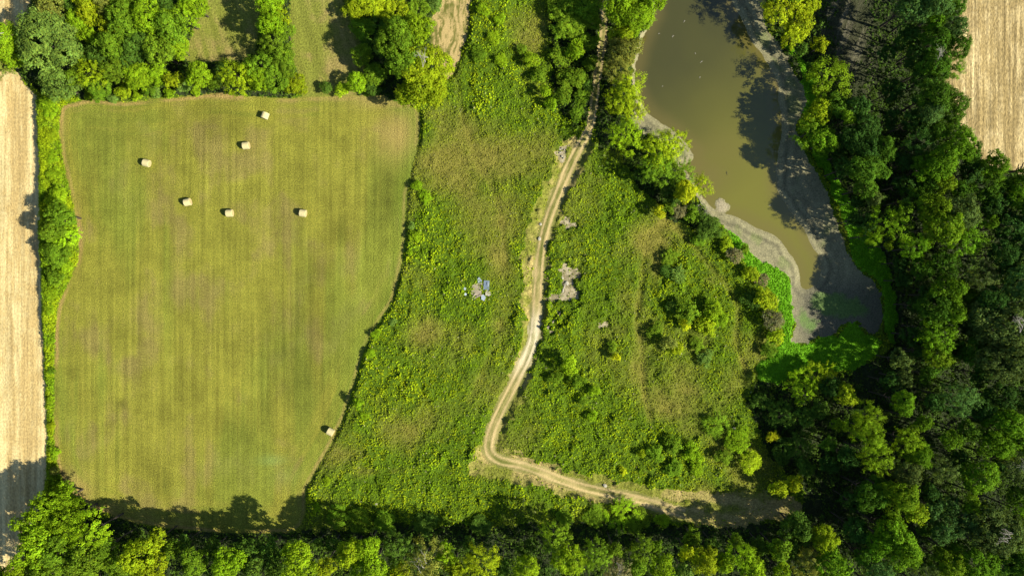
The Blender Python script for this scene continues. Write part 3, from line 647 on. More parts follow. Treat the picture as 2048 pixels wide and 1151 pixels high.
# each wood: (group phrase, place phrase, axis along which they are counted, trees). A tree: x, y, radius, colour, height, [style]
W = [
 ('oaks and elms in the top left wood', 'top left wood above the stubble', 'x', 'tree', [(97,83,58,'e',14,'big'),(8,88,46,'b',12,'big'),(123,173,33,'e',8),(10,125,26,'o',7),(110,14,32,'o',11),(92,205,16,'b',3),(60,118,14,'g',4)]),
 ('trees in the top left wood', 'upper row of the top left wood', 'x', 'tree', [(187,20,27,'y',11),(217,8,24,'o',11),(247,30,32,'g',12),(300,30,34,'b',12),(340,55,30,'g',11),(367,34,26,'b',9),(392,12,26,'b',8),(160,43,22,'b',9),(150,10,22,'d',9),(330,10,24,'d',10),(275,5,24,'g',11)]),
 ('trees in the top left wood', 'middle row of the top left wood', 'x', 'tree', [(187,76,25,'b',9,'ivy'),(230,93,28,'g',11),(260,60,28,'g',12),(287,88,26,'d',10),(322,105,30,'g',10),(352,92,26,'b',8),(160,105,24,'d',9),(205,112,24,'d',9),(262,120,24,'d',9),(222,60,20,'y',10)]),
 ('trees along the top of the hay field', 'row along the top of the hay field', 'x', 'tree', [(155,160,22,'g',7),(190,142,28,'y',9),(200,175,25,'g',6),(233,143,27,'g',9),(250,181,20,'y',4),(280,155,27,'b',8),(318,148,22,'b',7),(347,160,18,'y',7),(403,155,27,'b',8),(448,142,20,'d',7),(477,155,29,'y',8),(370,172,16,'e',5),(300,182,15,'g',4),(430,165,17,'g',5)]),
 ('shrubs edging the hay field', 'hay field edge of the top left wood', 'x', 'shrub', [(228,196,12,'e',2),(312,186,11,'e',2.2),(275,192,11,'b',2),(340,186,11,'b',2),(180,192,14,'b',2.5),(392,184,9,'b',1.8)]),
 ('trees between the two clearings', 'tree belt between the two top clearings', 'y', 'tree', [(545,15,27,'b',9),(540,50,26,'b',10),(563,58,22,'g',8),(552,90,26,'g',8),(565,117,24,'g',7),(525,132,27,'g',8),(520,160,24,'b',7),(552,158,28,'g',7),(589,170,24,'y',5),(572,140,22,'g',7),(560,35,20,'y',8),(505,150,18,'d',6)]),
 ('trees beside the straw swathe', 'clump beside the combed straw swathe', 'y', 'tree', [(795,75,40,'g',13,'big'),(835,62,30,'b',11),(803,128,32,'g',11),(855,135,44,'y',11,'big'),(845,178,38,'y',9),(872,190,24,'y',7),(815,186,24,'y',7),(770,95,22,'d',9)]),
 ('shrubs left of the straw swathe', 'shrubbery right of the second clearing', 'y', 'shrub', [(712,17,26,'y',4),(745,12,30,'y',4.5),(790,20,30,'y',4),(835,20,26,'g',4),(872,10,16,'e',3),(725,60,26,'g',3.5),(755,45,22,'d',3),(722,110,24,'g',4),(748,150,24,'g',4),(712,163,22,'b',5),(682,178,17,'b',3),(652,174,16,'d',2.5),(745,178,18,'d',3),(735,85,18,'d',3)]),
 ('trees between track and pond', 'row between the dirt track and the pond', 'y', 'tree', [(1232,18,30,'b',12),(1268,32,38,'b',12,'big'),(1298,8,28,'b',11),(1247,72,24,'y',9),(1250,102,31,'o',9),(1238,140,27,'o',8,'fea'),(1256,175,28,'y',8,'fea'),(1246,205,30,'y',7,'fea'),(1268,222,22,'y',6,'fea'),(1249,274,30,'b',9)]),
 ('trees on the pond point', 'clump on the pond point', 'y', 'tree', [(1344,287,26,'y',7,'fea'),(1318,303,30,'y',8,'fea'),(1312,338,28,'g',8,'fea'),(1290,350,18,'d',5),(1356,346,24,'g',6,'fea'),(1370,384,22,'Y',8),(1398,372,22,'y',5,'fea'),(1342,392,20,'d',5),(1317,424,15,'Y',4),(1337,412,15,'g',4)]),
 ('bushes on the west bank of the pond', 'bank between meadow and green waterweed', 'y', 'shrub', [(1357,424,18,'r',3),(1386,430,17,'g',3),(1418,452,26,'d',3.5),(1400,480,16,'g',2),(1440,464,15,'g',2.5),(1452,488,12,'y',2.4),(1470,510,17,'r',3),(1488,498,9,'g',2),(1500,545,16,'y',3),(1524,558,15,'r',3),(1530,594,20,'y',4.5),(1500,600,16,'d',2.4),(1548,640,20,'r',4),(1552,672,16,'y',3.5),(1538,700,16,'g',2.5)]),
 ('bushes scattered in the meadow', 'bush group amid the right meadow', 'y', 'shrub', [(1357,546,15,'e',2.6),(1330,540,12,'d',2),(1342,515,16,'g',1.8),(1374,624,20,'g',4.5),(1370,649,12,'Y',3),(1347,612,14,'d',2.5),(1427,617,19,'b',4),(1412,655,18,'y',3.6),(1442,640,16,'b',3),(1335,684,15,'o',4),(1355,697,13,'y',3),(1411,716,14,'e',2.2),(1392,690,13,'g',2),(1310,660,14,'g',2)]),
 ('bushes scattered in the meadow', 'meadow just right of the lower track', 'y', 'shrub', [(1231,712,10,'Y',3.4),(1137,733,21,'b',5),(1110,755,15,'g',2.2),(1186,780,13,'b',3),(1165,800,12,'g',2.4),(1184,832,13,'b',2.6),(1155,760,16,'g',3),(1225,690,12,'g',2)]),
 ('bushes near the foot of the meadow', 'meadow above the lower bend of the track', 'x', 'shrub', [(1245,942,9,'Y',1.6),(1283,907,9,'y',2),(1310,905,17,'g',2.4),(1345,890,19,'g',3),(1385,905,20,'b',3),(1350,935,20,'g',2.4),(1395,935,15,'b',2.2),(1430,850,22,'g',2.6),(1475,880,28,'b',3),(1500,920,24,'y',3),(1448,910,18,'g',2.6)]),
 ('low bushes in the top meadow', 'rough top of the meadow beside the straw swathe', 'y', 'shrub', [(965,20,16,'b',2),(1000,40,14,'b',1.8),(985,75,16,'b',2),(960,110,18,'g',2),(1000,120,15,'b',2),(1060,120,18,'b',3),(1078,150,15,'g',3),(1091,182,15,'b',4.2),(1102,206,11,'b',3.6),(1045,100,12,'g',2)]),
 ('trees in the shade left of the track', 'shaded thicket left of the upper track', 'y', 'shrub', [(1120,15,24,'g',4),(1165,12,26,'g',5),(1187,45,18,'g',4),(1150,50,24,'g',4),(1122,60,18,'g',3),(1178,85,17,'g',4),(1151,103,17,'b',5),(1120,110,18,'g',3),(1180,130,14,'g',3),(1157,155,18,'g',4),(1130,160,18,'g',3),(1125,195,17,'g',3),(1162,195,17,'g',3),(1152,228,15,'g',2.6),(1175,172,13,'d',3)]),
 ('bushes along the edge of the hay field', 'weedy edge right of the hay field', 'y', 'shrub', [(836,370,12,'b',1.5),(850,395,15,'b',1.6),(824,452,9,'e',1.2),(832,472,12,'b',1.8),(820,505,8,'b',1.2),(785,645,9,'e',1.1),(752,668,12,'b',1.3),(742,705,11,'b',1.3),(716,806,11,'b',3.4),(728,832,11,'b',1.5),(655,960,10,'b',1.2),(632,1015,11,'b',1.2)]),
 ('hedgerow bushes', 'hedgerow between pale stubble and hay field', 'y', 'shrub', [(100,225,17,'b',2.4),(104,270,17,'y',2),(103,315,17,'b',2),(108,350,19,'b',2.4),(116,398,22,'b',4.5),(120,430,27,'g',9.5),(103,462,26,'g',9),(130,470,22,'b',6),(112,505,26,'g',6),(130,530,20,'b',4),(110,552,18,'g',4.4),(104,585,15,'b',2.4),(100,622,12,'b',2),(101,680,9,'b',1.7),(102,740,8,'g',1.6),(101,800,8,'b',1.6),(104,850,9,'y',1.7),(108,905,12,'b',1.8),(110,940,11,'o',2)]),
 ('trees in the bottom left corner wood', 'bottom left corner wood', 'x', 'tree', [(117,1000,32,'b',11),(78,1036,34,'b',13),(133,1038,42,'b',14,'big'),(83,1088,38,'b',14),(187,1060,34,'b',13),(128,1092,30,'g',13),(183,1112,36,'g',13),(62,1137,28,'b',12),(220,1088,24,'g',11),(110,1140,30,'g',13),(30,1150,20,'d',10)]),
 ('trees in the bottom wood', 'bottom wood below the hay field', 'x', 'tree', [(283,1105,34,'y',13),(315,1078,22,'y',10),(312,1135,30,'y',12),(350,1094,20,'g',9),(397,1118,27,'g',11),(375,1080,16,'d',8),(460,1122,30,'b',12),(497,1088,20,'d',9),(430,1092,18,'d',8),(540,1095,22,'d',9),(250,1125,24,'g',11),(510,1130,22,'d',10),(602,1112,33,'b',13),(560,1135,22,'d',10)]),
 ('trees in the bottom wood', 'bottom wood below the left meadow', 'x', 'tree', [(652,1125,21,'y',10),(668,1085,16,'d',7),(705,1102,28,'y',12),(738,1088,26,'b',12),(745,1132,32,'b',13),(799,1092,28,'d',10,'fea'),(852,1120,36,'o',12,'fea'),(895,1100,20,'b',10),(909,1132,22,'y',10),(962,1118,30,'y',12),(1005,1125,20,'d',9),(940,1080,14,'d',7),(800,1135,22,'y',11),(635,1085,14,'d',7)]),
 ('trees in the bottom wood', 'bottom wood below the dirt track', 'x', 'tree', [(1051,1128,27,'b',11),(1050,1090,18,'d',8),(1108,1068,26,'g',10,'fea'),(1140,1112,32,'b',12),(1191,1102,25,'g',11),(1225,1090,18,'g',10),(1229,1136,24,'r',11,'fea'),(1284,1100,24,'g',9),(1311,1087,14,'g',7.5),(1322,1128,24,'b',10),(1269,1135,22,'g',10),(1384,1070,19,'g',7.5),(1371,1098,19,'Y',10),(1404,1114,26,'y',11),(1364,1138,20,'e',9),(1441,1118,20,'b',10),(1420,1080,14,'d',8)]),
 ('shrubs along the bottom wood', 'scrub between the lower track and the bottom wood', 'x', 'shrub', [(1245,1024,30,'b',2.2),(1275,1040,24,'g',2),(1325,1038,18,'b',1.8),(1190,1030,22,'g',2),(1130,1035,20,'g',2),(720,1040,24,'g',2.2),(770,1040,22,'g',2),(850,1048,24,'d',2),(960,1050,22,'d',2),(680,1030,22,'g',2)]),
 ('trees in the bottom wood', 'bottom wood right of the lower track', 'x', 'tree', [(1477,1104,24,'b',11),(1500,1132,26,'b',11),(1470,1075,15,'g',8),(1549,1092,22,'g',11),(1555,1134,20,'b',11),(1593,1052,30,'d',10),(1640,1068,26,'y',11),(1659,1125,34,'b',13),(1613,1120,28,'o',11,'fea'),(1520,1085,18,'d',9),(1580,1090,18,'d',9)]),
 ('trees on the east bank of the pond', 'upper east bank of the pond', 'y', 'tree', [(1566,20,38,'y',10,'fea'),(1598,52,27,'y',9),(1582,72,20,'y',8,'fea'),(1636,93,16,'y',6),(1659,157,39,'y',10,'fea'),(1600,95,14,'d',5),(1625,140,16,'d',5),(1610,10,24,'y',9)]),
 ('trees on the east bank of the pond', 'middle east bank of the pond', 'y', 'tree', [(1638,222,27,'y',10),(1665,215,25,'g',10),(1686,243,15,'y',9),(1619,264,26,'g',9),(1650,284,27,'b',10),(1704,215,22,'d',9),(1723,255,27,'d',10),(1696,280,24,'d',9),(1723,305,26,'d',10),(1756,300,24,'g',10),(1680,310,20,'d',8)]),
 ('trees on the east bank of the pond', 'lower east bank of the pond', 'y', 'tree', [(1716,343,30,'g',11),(1683,340,20,'d',9),(1750,345,22,'g',10),(1723,378,24,'g',9),(1736,396,17,'o',9),(1706,404,14,'d',7),(1776,444,32,'y',11,'fea'),(1733,471,17,'y',8,'fea'),(1726,443,18,'d',9),(1766,492,11,'y',7),(1705,440,18,'d',8)]),
 ('trees along the tan stubble field', 'top of the wood left of the tan stubble', 'y', 'tree', [(1813,15,36,'e',12),(1866,20,36,'e',13),(1903,22,27,'g',11),(1849,57,22,'b',11),(1905,72,26,'e',12),(1916,105,26,'g',12),(1869,92,30,'g',12),(1805,80,24,'d',9),(1766,110,18,'d',8),(1819,120,24,'d',10),(1869,138,33,'g',12),(1899,146,24,'b',11)]),
 ('trees along the tan stubble field', 'wood left of the lower tan stubble', 'y', 'tree', [(1836,160,24,'d',9),(1776,187,22,'d',8),(1869,200,34,'g',13),(1904,213,26,'g',12),(1863,232,27,'e',12),(1899,242,25,'g',11),(1819,247,25,'d',9),(1870,268,25,'g',11),(1826,288,27,'d',11),(1913,294,35,'b',13),(1885,322,33,'b',13),(1846,340,30,'b',12),(1775,240,20,'d',8),(1835,205,20,'d',9)]),
 ('trees at the foot of the tan stubble', 'wood edge at the foot of the tan stubble', 'x', 'tree', [(1939,312,24,'g',11),(1966,338,27,'b',12),(1869,372,22,'y',11),(1957,370,24,'g',11),(2029,366,24,'b',12),(1995,372,20,'d',10),(1920,352,22,'d',11),(1800,330,20,'d',9),(1905,385,22,'g',11)]),
 ('trees in the right wood', 'right wood level with the pond tail', 'x', 'tree', [(1819,497,24,'b',11),(1850,418,30,'y',12),(1869,455,34,'y',13),(1903,425,30,'o',13),(1918,480,30,'b',13),(1953,450,14,'b',11),(1836,538,22,'g',10),(1876,531,26,'g',12),(1815,400,24,'g',10),(1800,370,22,'d',9),(1840,372,22,'g',10),(1795,525,16,'d',8)]),
 ('trees in the right wood', 'far right edge of the wood under the stubble', 'y', 'tree', [(2016,391,26,'b',12),(2036,424,22,'g',12),(1975,410,28,'d',11),(2000,455,32,'d',12),(1985,510,28,'d',12),(2030,490,28,'d',12),(2029,571,36,'e',14),(1960,395,20,'g',11),(2000,545,24,'d',11)]),
 ('trees in the right wood', 'column of lit crowns right of the pond tail', 'y', 'tree', [(1883,581,32,'b',13),(1850,590,22,'d',10),(1858,617,32,'g',13),(1886,625,27,'b',13),(1850,655,24,'g',11),(1863,676,30,'b',13),(1859,704,26,'y',12),(1825,610,20,'d',9),(1820,670,22,'d',9),(1800,560,16,'d',8)]),
 ('trees in the right wood', 'middle of the right wood', 'y', 'tree', [(1939,557,30,'o',13,'fea'),(1919,592,20,'y',11),(1960,600,26,'d',12),(2003,651,58,'o',15,'big'),(1936,701,30,'g',13),(1996,717,46,'o',15,'big'),(1925,640,24,'d',11),(2040,700,26,'o',13),(1900,700,20,'d',10),(1936,665,20,'d',11),(2040,740,24,'g',12),(1950,745,22,'d',11)]),
 ('trees in the right wood', 'wood below the vivid green waterweed', 'x', 'tree', [(1603,772,27,'b',6),(1636,752,26,'y',6),(1683,785,22,'Y',7),(1655,775,20,'d',8),(1719,822,24,'y',12,'fea'),(1719,866,25,'y',12,'fea'),(1738,906,27,'y',12,'fea'),(1669,847,14,'y',9),(1653,884,16,'g',9),(1700,845,18,'y',10,'fea'),(1640,815,20,'d',7),(1610,830,20,'d',6),(1690,905,22,'d',9),(1655,925,20,'d',9)]),
 ('trees at the end of the track', 'end of the track beside the right wood', 'x', 'tree', [(1546,872,12,'Y',3),(1556,974,20,'y',6),(1586,966,18,'y',6),(1565,900,22,'d',4),(1560,830,24,'d',4),(1520,800,20,'d',3),(1600,890,22,'d',5),(1610,935,20,'d',6)]),
 ('trees in the right wood', 'right wood just below the pond tail', 'x', 'tree', [(1793,717,20,'o',10),(1796,754,20,'o',10),(1789,797,23,'b',11),(1826,837,17,'b',11),(1799,874,24,'y',11,'fea'),(1819,903,24,'b',11),(1876,868,20,'b',12),(1876,724,18,'g',10),(1845,745,20,'g',10),(1850,800,22,'d',11),(1770,760,16,'d',8),(1835,705,18,'d',9)]),
 ('trees in the right wood', 'right wood level with the foot of the meadow', 'x', 'tree', [(1899,794,27,'e',12),(1916,857,22,'g',12),(1996,850,44,'b',14,'big'),(1966,880,28,'b',13),(2036,868,30,'b',13),(2022,924,36,'o',13,'fea'),(1936,947,32,'b',13),(2003,977,20,'g',12),(1866,934,24,'o',11,'fea'),(1940,810,24,'d',11),(1980,790,28,'d',12),(2030,800,26,'d',12),(1900,905,18,'d',10),(1968,925,20,'d',11)]),
 ('trees in the right wood', 'right wood left of the big olive tree', 'y', 'tree', [(1796,940,24,'o',12),(1783,984,32,'y',13),(1733,980,30,'g',12),(1810,1010,22,'Y',12),(1849,1010,20,'e',11),(1879,1000,18,'e',11),(1923,1000,20,'y',12),(1873,1047,27,'e',12),(1913,1036,22,'e',12),(1829,1047,17,'g',10),(1700,1000,22,'d',9),(1840,975,18,'d',10)]),
 ('trees in the right wood', 'bottom right corner of the photo', 'x', 'tree', [(1983,1055,52,'o',15,'big'),(2009,1112,36,'g',14),(1926,1117,40,'b',14,'big'),(1873,1114,30,'y',13),(1836,1132,26,'o',12),(1769,1057,34,'b',13),(1743,1078,26,'b',12),(1789,1090,32,'b',13),(1716,1102,22,'g',11),(1743,1128,25,'e',12),(2036,1020,28,'b',13),(1700,1050,24,'d',10),(2038,1140,26,'g',13),(1812,1100,20,'d',11)]),
]
def sizew(r, cat):
    if cat == 'shrub': return 'tiny' if r < 11 else 'small' if r < 16 else 'bushy' if r < 22 else 'broad'
    return 'slender' if r < 19 else 'small' if r < 23 else 'mid-sized' if r < 30 else 'large' if r < 40 else 'huge'
for group, place, axis, cat, lst in W:
    order = sorted(range(len(lst)), key=lambda i: lst[i][0 if axis == 'x' else 1])
    for rank, i in enumerate(order):
        t = lst[i]; st = t[5] if len(t) > 5 else None
        frm = ('from the left' if axis == 'x' else 'from the top')
        lab = f"{sizew(t[2], cat)} {CW[t[3]]} {cat}, {ORD[rank]} {frm} in the {place}"
        if t[3] == 'Y' or rank == 0: lab = f"{CW[t[3]]} {cat}, {ORD[rank]} {frm} in the {place}"
        if len(lab.replace('-', ' ').split()) > 15: lab = f"{CW[t[3]]} {cat}, {ORD[rank]} {frm}, {place}"
        o = tree(t[0], t[1], t[2], t[3], t[4], st, lab, group, cat)
        if (t[0], t[1]) in ((8, 88), (1983, 1055), (855, 135), (1869, 138), (2003, 651), (2022, 924), (1229, 1136), (852, 1120)):
            ang = {(2003, 651): 2.2, (2022, 924): 2.7, (1229, 1136): 1.2, (852, 1120): 2.0, (8, 88): 2.9, (1268, 32): 1.8, (1983, 1055): 2.6, (855, 135): 2.0, (1869, 138): 1.5}[(t[0], t[1])]
            for kk in range(3):
                dl = link('dead_limb', dead_limb_mesh(t[0] + kk, min(t[2] * .045, 1.5), .15, 2), o); dl.location = ((1.8 if t[0] == 8 else 0) + kk * .5 - .5, kk * .9 - .9, o['top'] * .9); dl.rotation_euler = (0, -.1, ang + kk * .4 - .4)
edge_n = {}
# a few trees just beyond the frame, whose shade falls into it
for i, (px, py, r, h) in enumerate([(2085,330,40,15),(2120,380,40,15),(2090,440,40,15),(2095,540,40,15),(2100,640,40,15),(2105,760,40,15),(2110,880,40,15),(2095,980,40,15),(2110,1080,40,15),(2060,1170,40,14),(1960,1185,36,13),(1860,1185,34,13),(1760,1185,34,13),(1660,1190,32,12),(1540,1185,30,12),(-30,1160,40,14),(40,1185,36,14),(-20,1220,40,14),(140,1190,36,13),(250,1185,32,12),(360,1185,30,12),(470,1185,32,12),(600,1185,32,12),(1570,-25,36,12),(1640,-40,36,12),(1860,-30,34,12),(540,-30,26,9)]):
    side = 'right edge' if px > 2048 else 'left edge' if px < 0 else 'top edge' if py < 0 else 'bottom edge'
    edge_n[side] = edge_n.get(side, 0) + 1
    tree(px, py, r, 'g', h, None, f"mid green tree just outside the {side} of the photo, {ORD[edge_n[side] - 1]} along it", 'trees beyond the edge of the photo', 'tree')

# ------------------------------------------------------------------ hay bales
def bale_mesh():
    seg = 40; rad = .72; half = .62; prof = [(-half, .40), (-half, rad * .93), (-half * .93, rad * .99)] + [(-half * .9 + half * 1.8 * k / 10, rad * (1 + .014 * ((k % 2) * 2 - 1))) for k in range(11)] + [(half * .93, rad * .99), (half, rad * .93), (half, .40)]
    v = []; f = []
    for xx, r in prof:
        for k in range(seg):
            a = 2 * math.pi * k / seg; rr = r * (1 + .012 * math.sin(7 * a + xx * 9)); z = rr * math.sin(a)
            z = max(z, -rad * .93); v.append((xx, rr * math.cos(a), z + rad * .93))
    for i in range(len(prof) - 1):
        for k in range(seg): f.append((i * seg + k, i * seg + (k + 1) % seg, (i + 1) * seg + (k + 1) % seg, (i + 1) * seg + k))
    return mesh_from('hay_bale', v, f, M['straw_bale'], True)
def bale_end_mesh():
    seg = 32; v = [(0.05, 0, 0)]; f = []
    rings = [.10, .2, .3, .4, .5, .58, .655]
    for i, r in enumerate(rings):
        for k in range(seg): a = 2 * math.pi * k / seg; v.append((.03 + .018 * (i % 2) - (.03 if i == 6 else 0), r * math.cos(a), r * math.sin(a)))
    tri = [(0, 1 + k, 1 + (k + 1) % seg, 1 + (k + 1) % seg) for k in range(seg)]
    for i in range(len(rings) - 1):
        for k in range(seg): f.append((1 + i * seg + k, 1 + (i + 1) * seg + k, 1 + (i + 1) * seg + (k + 1) % seg, 1 + i * seg + (k + 1) % seg))
    me = bpy.data.meshes.new('end_face'); me.from_pydata(v, [], f + [t[:3] for t in tri]); me.materials.append(M['bale_end']); me.polygons.foreach_set('use_smooth', [True] * len(me.polygons)); return me
bm_, be_ = bale_mesh(), bale_end_mesh()
BALES = [(530,231,70,'round hay bale nearest the trees at the top of the hay field'), (492,291,4,'second round bale from the top, just below the topmost bale'), (293,326,-14,'leftmost round hay bale, upper left of the field'),
 (375,404,12,'round bale between the leftmost bale and the middle of the field'), (459,426,2,'round bale level with the middle of the hedgerow bushes, right of its tilted neighbour'),
 (606,426,-8,'rightmost bale of the upper group, alone in the field'), (661,863,-27,'lone round bale low in the field beside the weedy meadow edge')]
bale0 = None
for px, py, ang, lab in BALES:
    x_, y_ = P(px, py, .7)
    if bale0 is None:
        bale0 = link('hay_bale', bm_); o = bale0
        ends = []
        for s in (1, -1):
            e = link('end_face', be_, o); e.location = (.60 * s, 0, .67); e.rotation_euler = (0, 0, 0 if s > 0 else math.pi); ends.append(e)
    else:
        o = bale0.copy(); C.objects.link(o)
        for e in ends: c_ = e.copy(); C.objects.link(c_); c_.parent = o
    o.location = (x_, y_, .0); o.rotation_euler = (0, 0, R(ang)); o['label'] = lab; o['category'] = 'hay bale'; o['group'] = 'round hay bales on the mown field'

# ------------------------------------------------------------------ collapsed platform in the meadow
def box(cx, cy, cz, sx, sy, sz, mat, name, parent=None, rot=(0, 0, 0), **kw):
    x_, y_, z_ = sx / 2, sy / 2, sz / 2; b_ = min(x_, y_, z_) * .25
    import bmesh
    bm = bmesh.new(); bmesh.ops.create_cube(bm, size=1); bmesh.ops.scale(bm, vec=(sx, sy, sz), verts=bm.verts)
    bmesh.ops.bevel(bm, geom=bm.edges[:], offset=b_, segments=1, affect='EDGES')
    me = bpy.data.meshes.new(name); bm.to_mesh(me); bm.free(); me.materials.append(mat)
    o = link(name, me, parent, **kw); o.location = (cx, cy, cz); o.rotation_euler = rot; return o
def local_root(name, px, py, z, rot, label, cat, group=None):
    x_, y_ = P(px, py, z); o = bpy.data.objects.new(name, None); C.objects.link(o); o.location = (x_, y_, z); o.rotation_euler = (0, 0, rot); o['label'] = label; o['category'] = cat
    if group: o['group'] = group
    return o
pf = local_root('timber_platform', 961, 578, .75, R(-6), 'collapsed weathered timber platform lying in the meadow weeds', 'platform')
for i in range(11):
    box(-.75 + random.uniform(-.12, .12), 1.05 - i * .23, .10 + random.uniform(0, .04), 1.9 + random.uniform(-.2, .3), .17, .05, M['plank'], 'plank', pf, (0, random.uniform(-.03, .03), random.uniform(-.06, .06)))
for i, (a, b_, ln, an) in enumerate([(.1, -1.5, 1.6, .8), (-.35, -1.75, 1.4, .75), (.45, -1.35, 1.3, .5), (-.6, -1.35, 1.2, 1.0)]):
    box(a - .5, b_, .22 + .05 * i, ln, .14, .06, M['plank'], 'plank', pf, (0, .06, an))
for yy in (.9, -1.1): box(-.75, yy, .03, 2.0, .12, .09, M['plank'], 'joist', pf, (0, 0, .02))
rk = local_root('wire_rack', 973, 570, .85, R(-4), 'blue and white wire crate rack lying on the timber platform', 'rack')
for i in range(5): box(-.52 + i * .26, 0, .14, .05, 1.9, .05, M['white_metal'], 'bar', rk)
for j in range(8): box(0, -.9 + j * .257, .19, 1.1, .045, .045, M['white_metal'], 'bar', rk)
for i in range(4):
    for j in range(7): box(-.39 + i * .26, -.77 + j * .257, .08, .19, .19, .06, M['blue_metal'], 'panel', rk)
def sheet(name, px, py, z, pts2, mat, label, cat, rot=0, tilt=(0, 0)):
    x_, y_ = P(px, py, z); n = len(pts2); v = [(a, b_, .02 + .05 * math.sin(a * 3 + b_ * 2)) for a, b_ in pts2] + [(a, b_, -.01 + .05 * math.sin(a * 3 + b_ * 2)) for a, b_ in pts2]
    v = [(a * .78, b_ * .78, c_) for a, b_, c_ in v]
    me = bpy.data.meshes.new(name); me.from_pydata(v, [], [tuple(range(n)), tuple(range(2 * n - 1, n - 1, -1))] + [(i, n + i, n + (i + 1) % n, (i + 1) % n) for i in range(n)]); me.materials.append(mat)
    o = link(name, me, label=label, cat=cat); o.location = (x_, y_, z); o.rotation_euler = (tilt[0], tilt[1], rot); return o
sheet('metal_sheet', 959, 560, .95, [(-.5, -.9), (.3, -1), (.6, -.2), (.1, .8), (-.4, .9)], M['white_metal'], 'crumpled blue-grey metal sheet at the top of the timber platform', 'metal sheet', .2, (.12, -.1))
sheet('metal_sheet', 966, 594, .95, [(-.5, -.5), (.2, -1), (.7, -.1), (.2, .7), (-.4, .5)], M['white_metal'], 'crumpled white metal sheet below the timber platform', 'metal sheet', .1, (-.1, .12))
sheet('metal_sheet', 975, 586, .9, [(-.6, -.4), (.3, -.8), (.9, -.4), (.7, .4), (0, .7), (-.5, .4)], M['concrete'], 'pale bent board beside the lower right corner of the platform', 'board', .1, (-.06, .12))
sheet('metal_sheet', 976, 568, 1.15, [(-.2, -.5), (.2, -.4), (.2, .4), (-.1, .5)], M['white_metal'], 'small white panel lying on the wire rack', 'panel', .1)
for px, py, lab in ((930, 577, 'small white scrap in the weeds left of the timber platform'), (931, 588, 'grey-white scrap just below the other scrap, left of the platform')):
    sheet('scrap_sheet', px, py, .95, [(-.35, -.2), (.1, -.35), (.4, .1), (0, .35), (-.3, .2)], M['white_metal'], lab, 'scrap', random.uniform(0, 3), (.1, .1))
# stones and broken slabs
def rock(px, py, s, z, label, cat='stone', name='stone', mat='concrete', group=None):
    import bmesh
    bm = bmesh.new(); bmesh.ops.create_icosphere(bm, subdivisions=2, radius=1)
    sd = random.random() * 50
    for v in bm.verts:
        k = .75 + .5 * float(vnoise(np.array([v.co.x * 1.3 + sd]), np.array([v.co.y * 1.3 + v.co.z * 1.7]), 3)[0]); v.co = Vector((v.co.x * k, v.co.y * k * .8, v.co.z * k * .45)) * s
    me = bpy.data.meshes.new(name); bm.to_mesh(me); bm.free(); me.materials.append(M[mat])
    o = link(name, me, label=label, cat=cat, group=group); x_, y_ = P(px, py, z); o.location = (x_, y_, z); o.rotation_euler = (0, 0, random.uniform(0, 6)); return o
for px, py, s, z, lab in [(1083, 865, .45, .7, 'pale grey stone in the meadow right of the lower track'), (1468, 857, .5, .8, 'pale upright stone among bushes near the meadow foot'), (752, 1006, .4, .7, 'pale stone in the weeds above the bottom wood'),
 (1210, 970, .45, .15, 'flat pale stone beside the lower track'), (1134, 566, .5, .15, 'dark edged rock in the bare soil patch'), (1124, 556, .35, .15, 'small rock at the top of the bare soil patch'), (1081, 448, .35, .2, 'white stone on the grass left of the track'), (1079, 477, .4, .2, 'pale stone half buried in the verge left of the track')]:
    rock(px, py, s, z, lab)
for i in range(7): rock(1118 + random.uniform(0, 14), 296 + random.uniform(0, 28), random.uniform(.12, .24), .2, 'pale stone in the stony patch beside the upper track', group='stones in the stony patch beside the track')
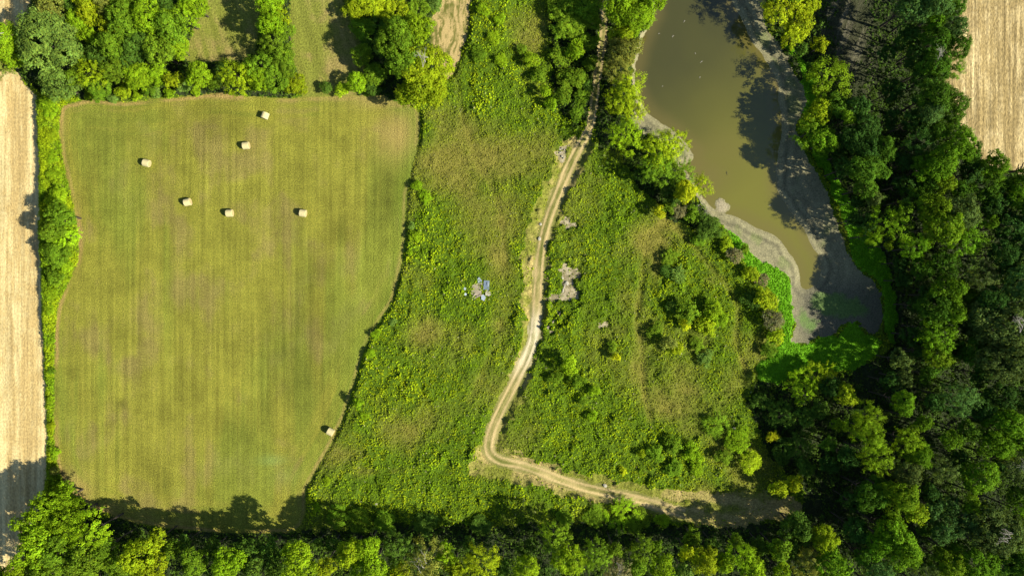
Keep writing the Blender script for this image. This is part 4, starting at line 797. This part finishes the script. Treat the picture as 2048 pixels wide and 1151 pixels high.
# fallen logs by the dirt patch
def log(px, py, ln, ang, r, label, mat='plank', z=.3):
    v, f = tube([(-ln / 2, 0, 0), (-ln / 6, .06, .05), (ln / 5, -.05, .02), (ln / 2, .04, 0)], [r, r * .95, r * .8, r * .55], 8)
    n = len(v); f = [tuple(q) for q in f]; me = bpy.data.meshes.new('fallen_log'); me.from_pydata(v, [], f + [tuple(range(7, -1, -1)), tuple(range(n - 8, n))]); me.materials.append(M[mat])
    o = link('fallen_log', me, label=label, cat='log'); x_, y_ = P(px, py, z); o.location = (x_, y_, z); o.rotation_euler = (0, 0, R(ang)); return o
log(1106, 643, 3.6, 52, .16, 'long fallen log on bare soil right of the track'); log(1116, 632, 2.4, 60, .12, 'shorter fallen log beside the long log')
log(1099, 651, 2.0, 40, .12, 'short fallen log at the lower end of the bare soil')
log(1128, 575, 2.0, 75, .13, 'grey log lying on the bare soil patch', 'dead')
# driftwood by the pond
for i, (px, py, ang, s, lab) in enumerate([(1400, 402, -20, 1.6, 'bare dead branch reaching over the pond edge beside the yellow tree'), (1410, 420, -35, 1.5, 'pale dead branch lying on the bank by the mud shore'), (1396, 410, -5, 1.1, 'short bare branch behind the pond edge branches')]):
    me = dead_limb_mesh(200 + i, s, .1, 2); o = link('dead_branch', me, label=lab, cat='branch'); x_, y_ = P(px, py, .4); o.location = (x_, y_, .4); o.rotation_euler = (0, 0, R(ang))
# drifting sticks on the water
stick_lab = ['pale stick floating near the top of the pond', 'small pale stick floating below the topmost stick', 'tiny stick floating near the left shore of the pond', 'tiny stick floating in the upper middle of the pond', 'pale forked stick floating in the middle of the pond', 'tiny stick floating below the forked stick', 'tiny stick floating off the left shore by the trees', 'dark stick floating in the lower pond', 'short stick floating near the mud shore']
for (px, py, ang, ln), lab in zip([(1369, 43, 50, .55), (1346, 73, 45, .6), (1318, 68, 20, .3), (1391, 107, 85, .35), (1403, 124, 35, .6), (1400, 155, 60, .35), (1325, 173, 0, .25), (1454, 346, 95, .8), (1540, 411, 15, .5)], stick_lab):
    v, f = tube([(-ln / 2, 0, 0), (0, .05, .02), (ln / 2, 0, 0)], [.03, .04, .015], 6); v2, f2 = tube([(0, .05, .02), (ln * .25, .2, .03)], [.03, .015], 5); v, f = join([(v, f), (v2, f2)])
    me = mesh_from('floating_stick', v, f, M['bark'] if 'dark' in lab else M['dead'], True); o = link('floating_stick', me, label=lab, cat='stick', group='sticks floating on the pond'); x_, y_ = P(px, py, -.6); o.location = (x_, y_, -.585); o.rotation_euler = (0, 0, R(ang))
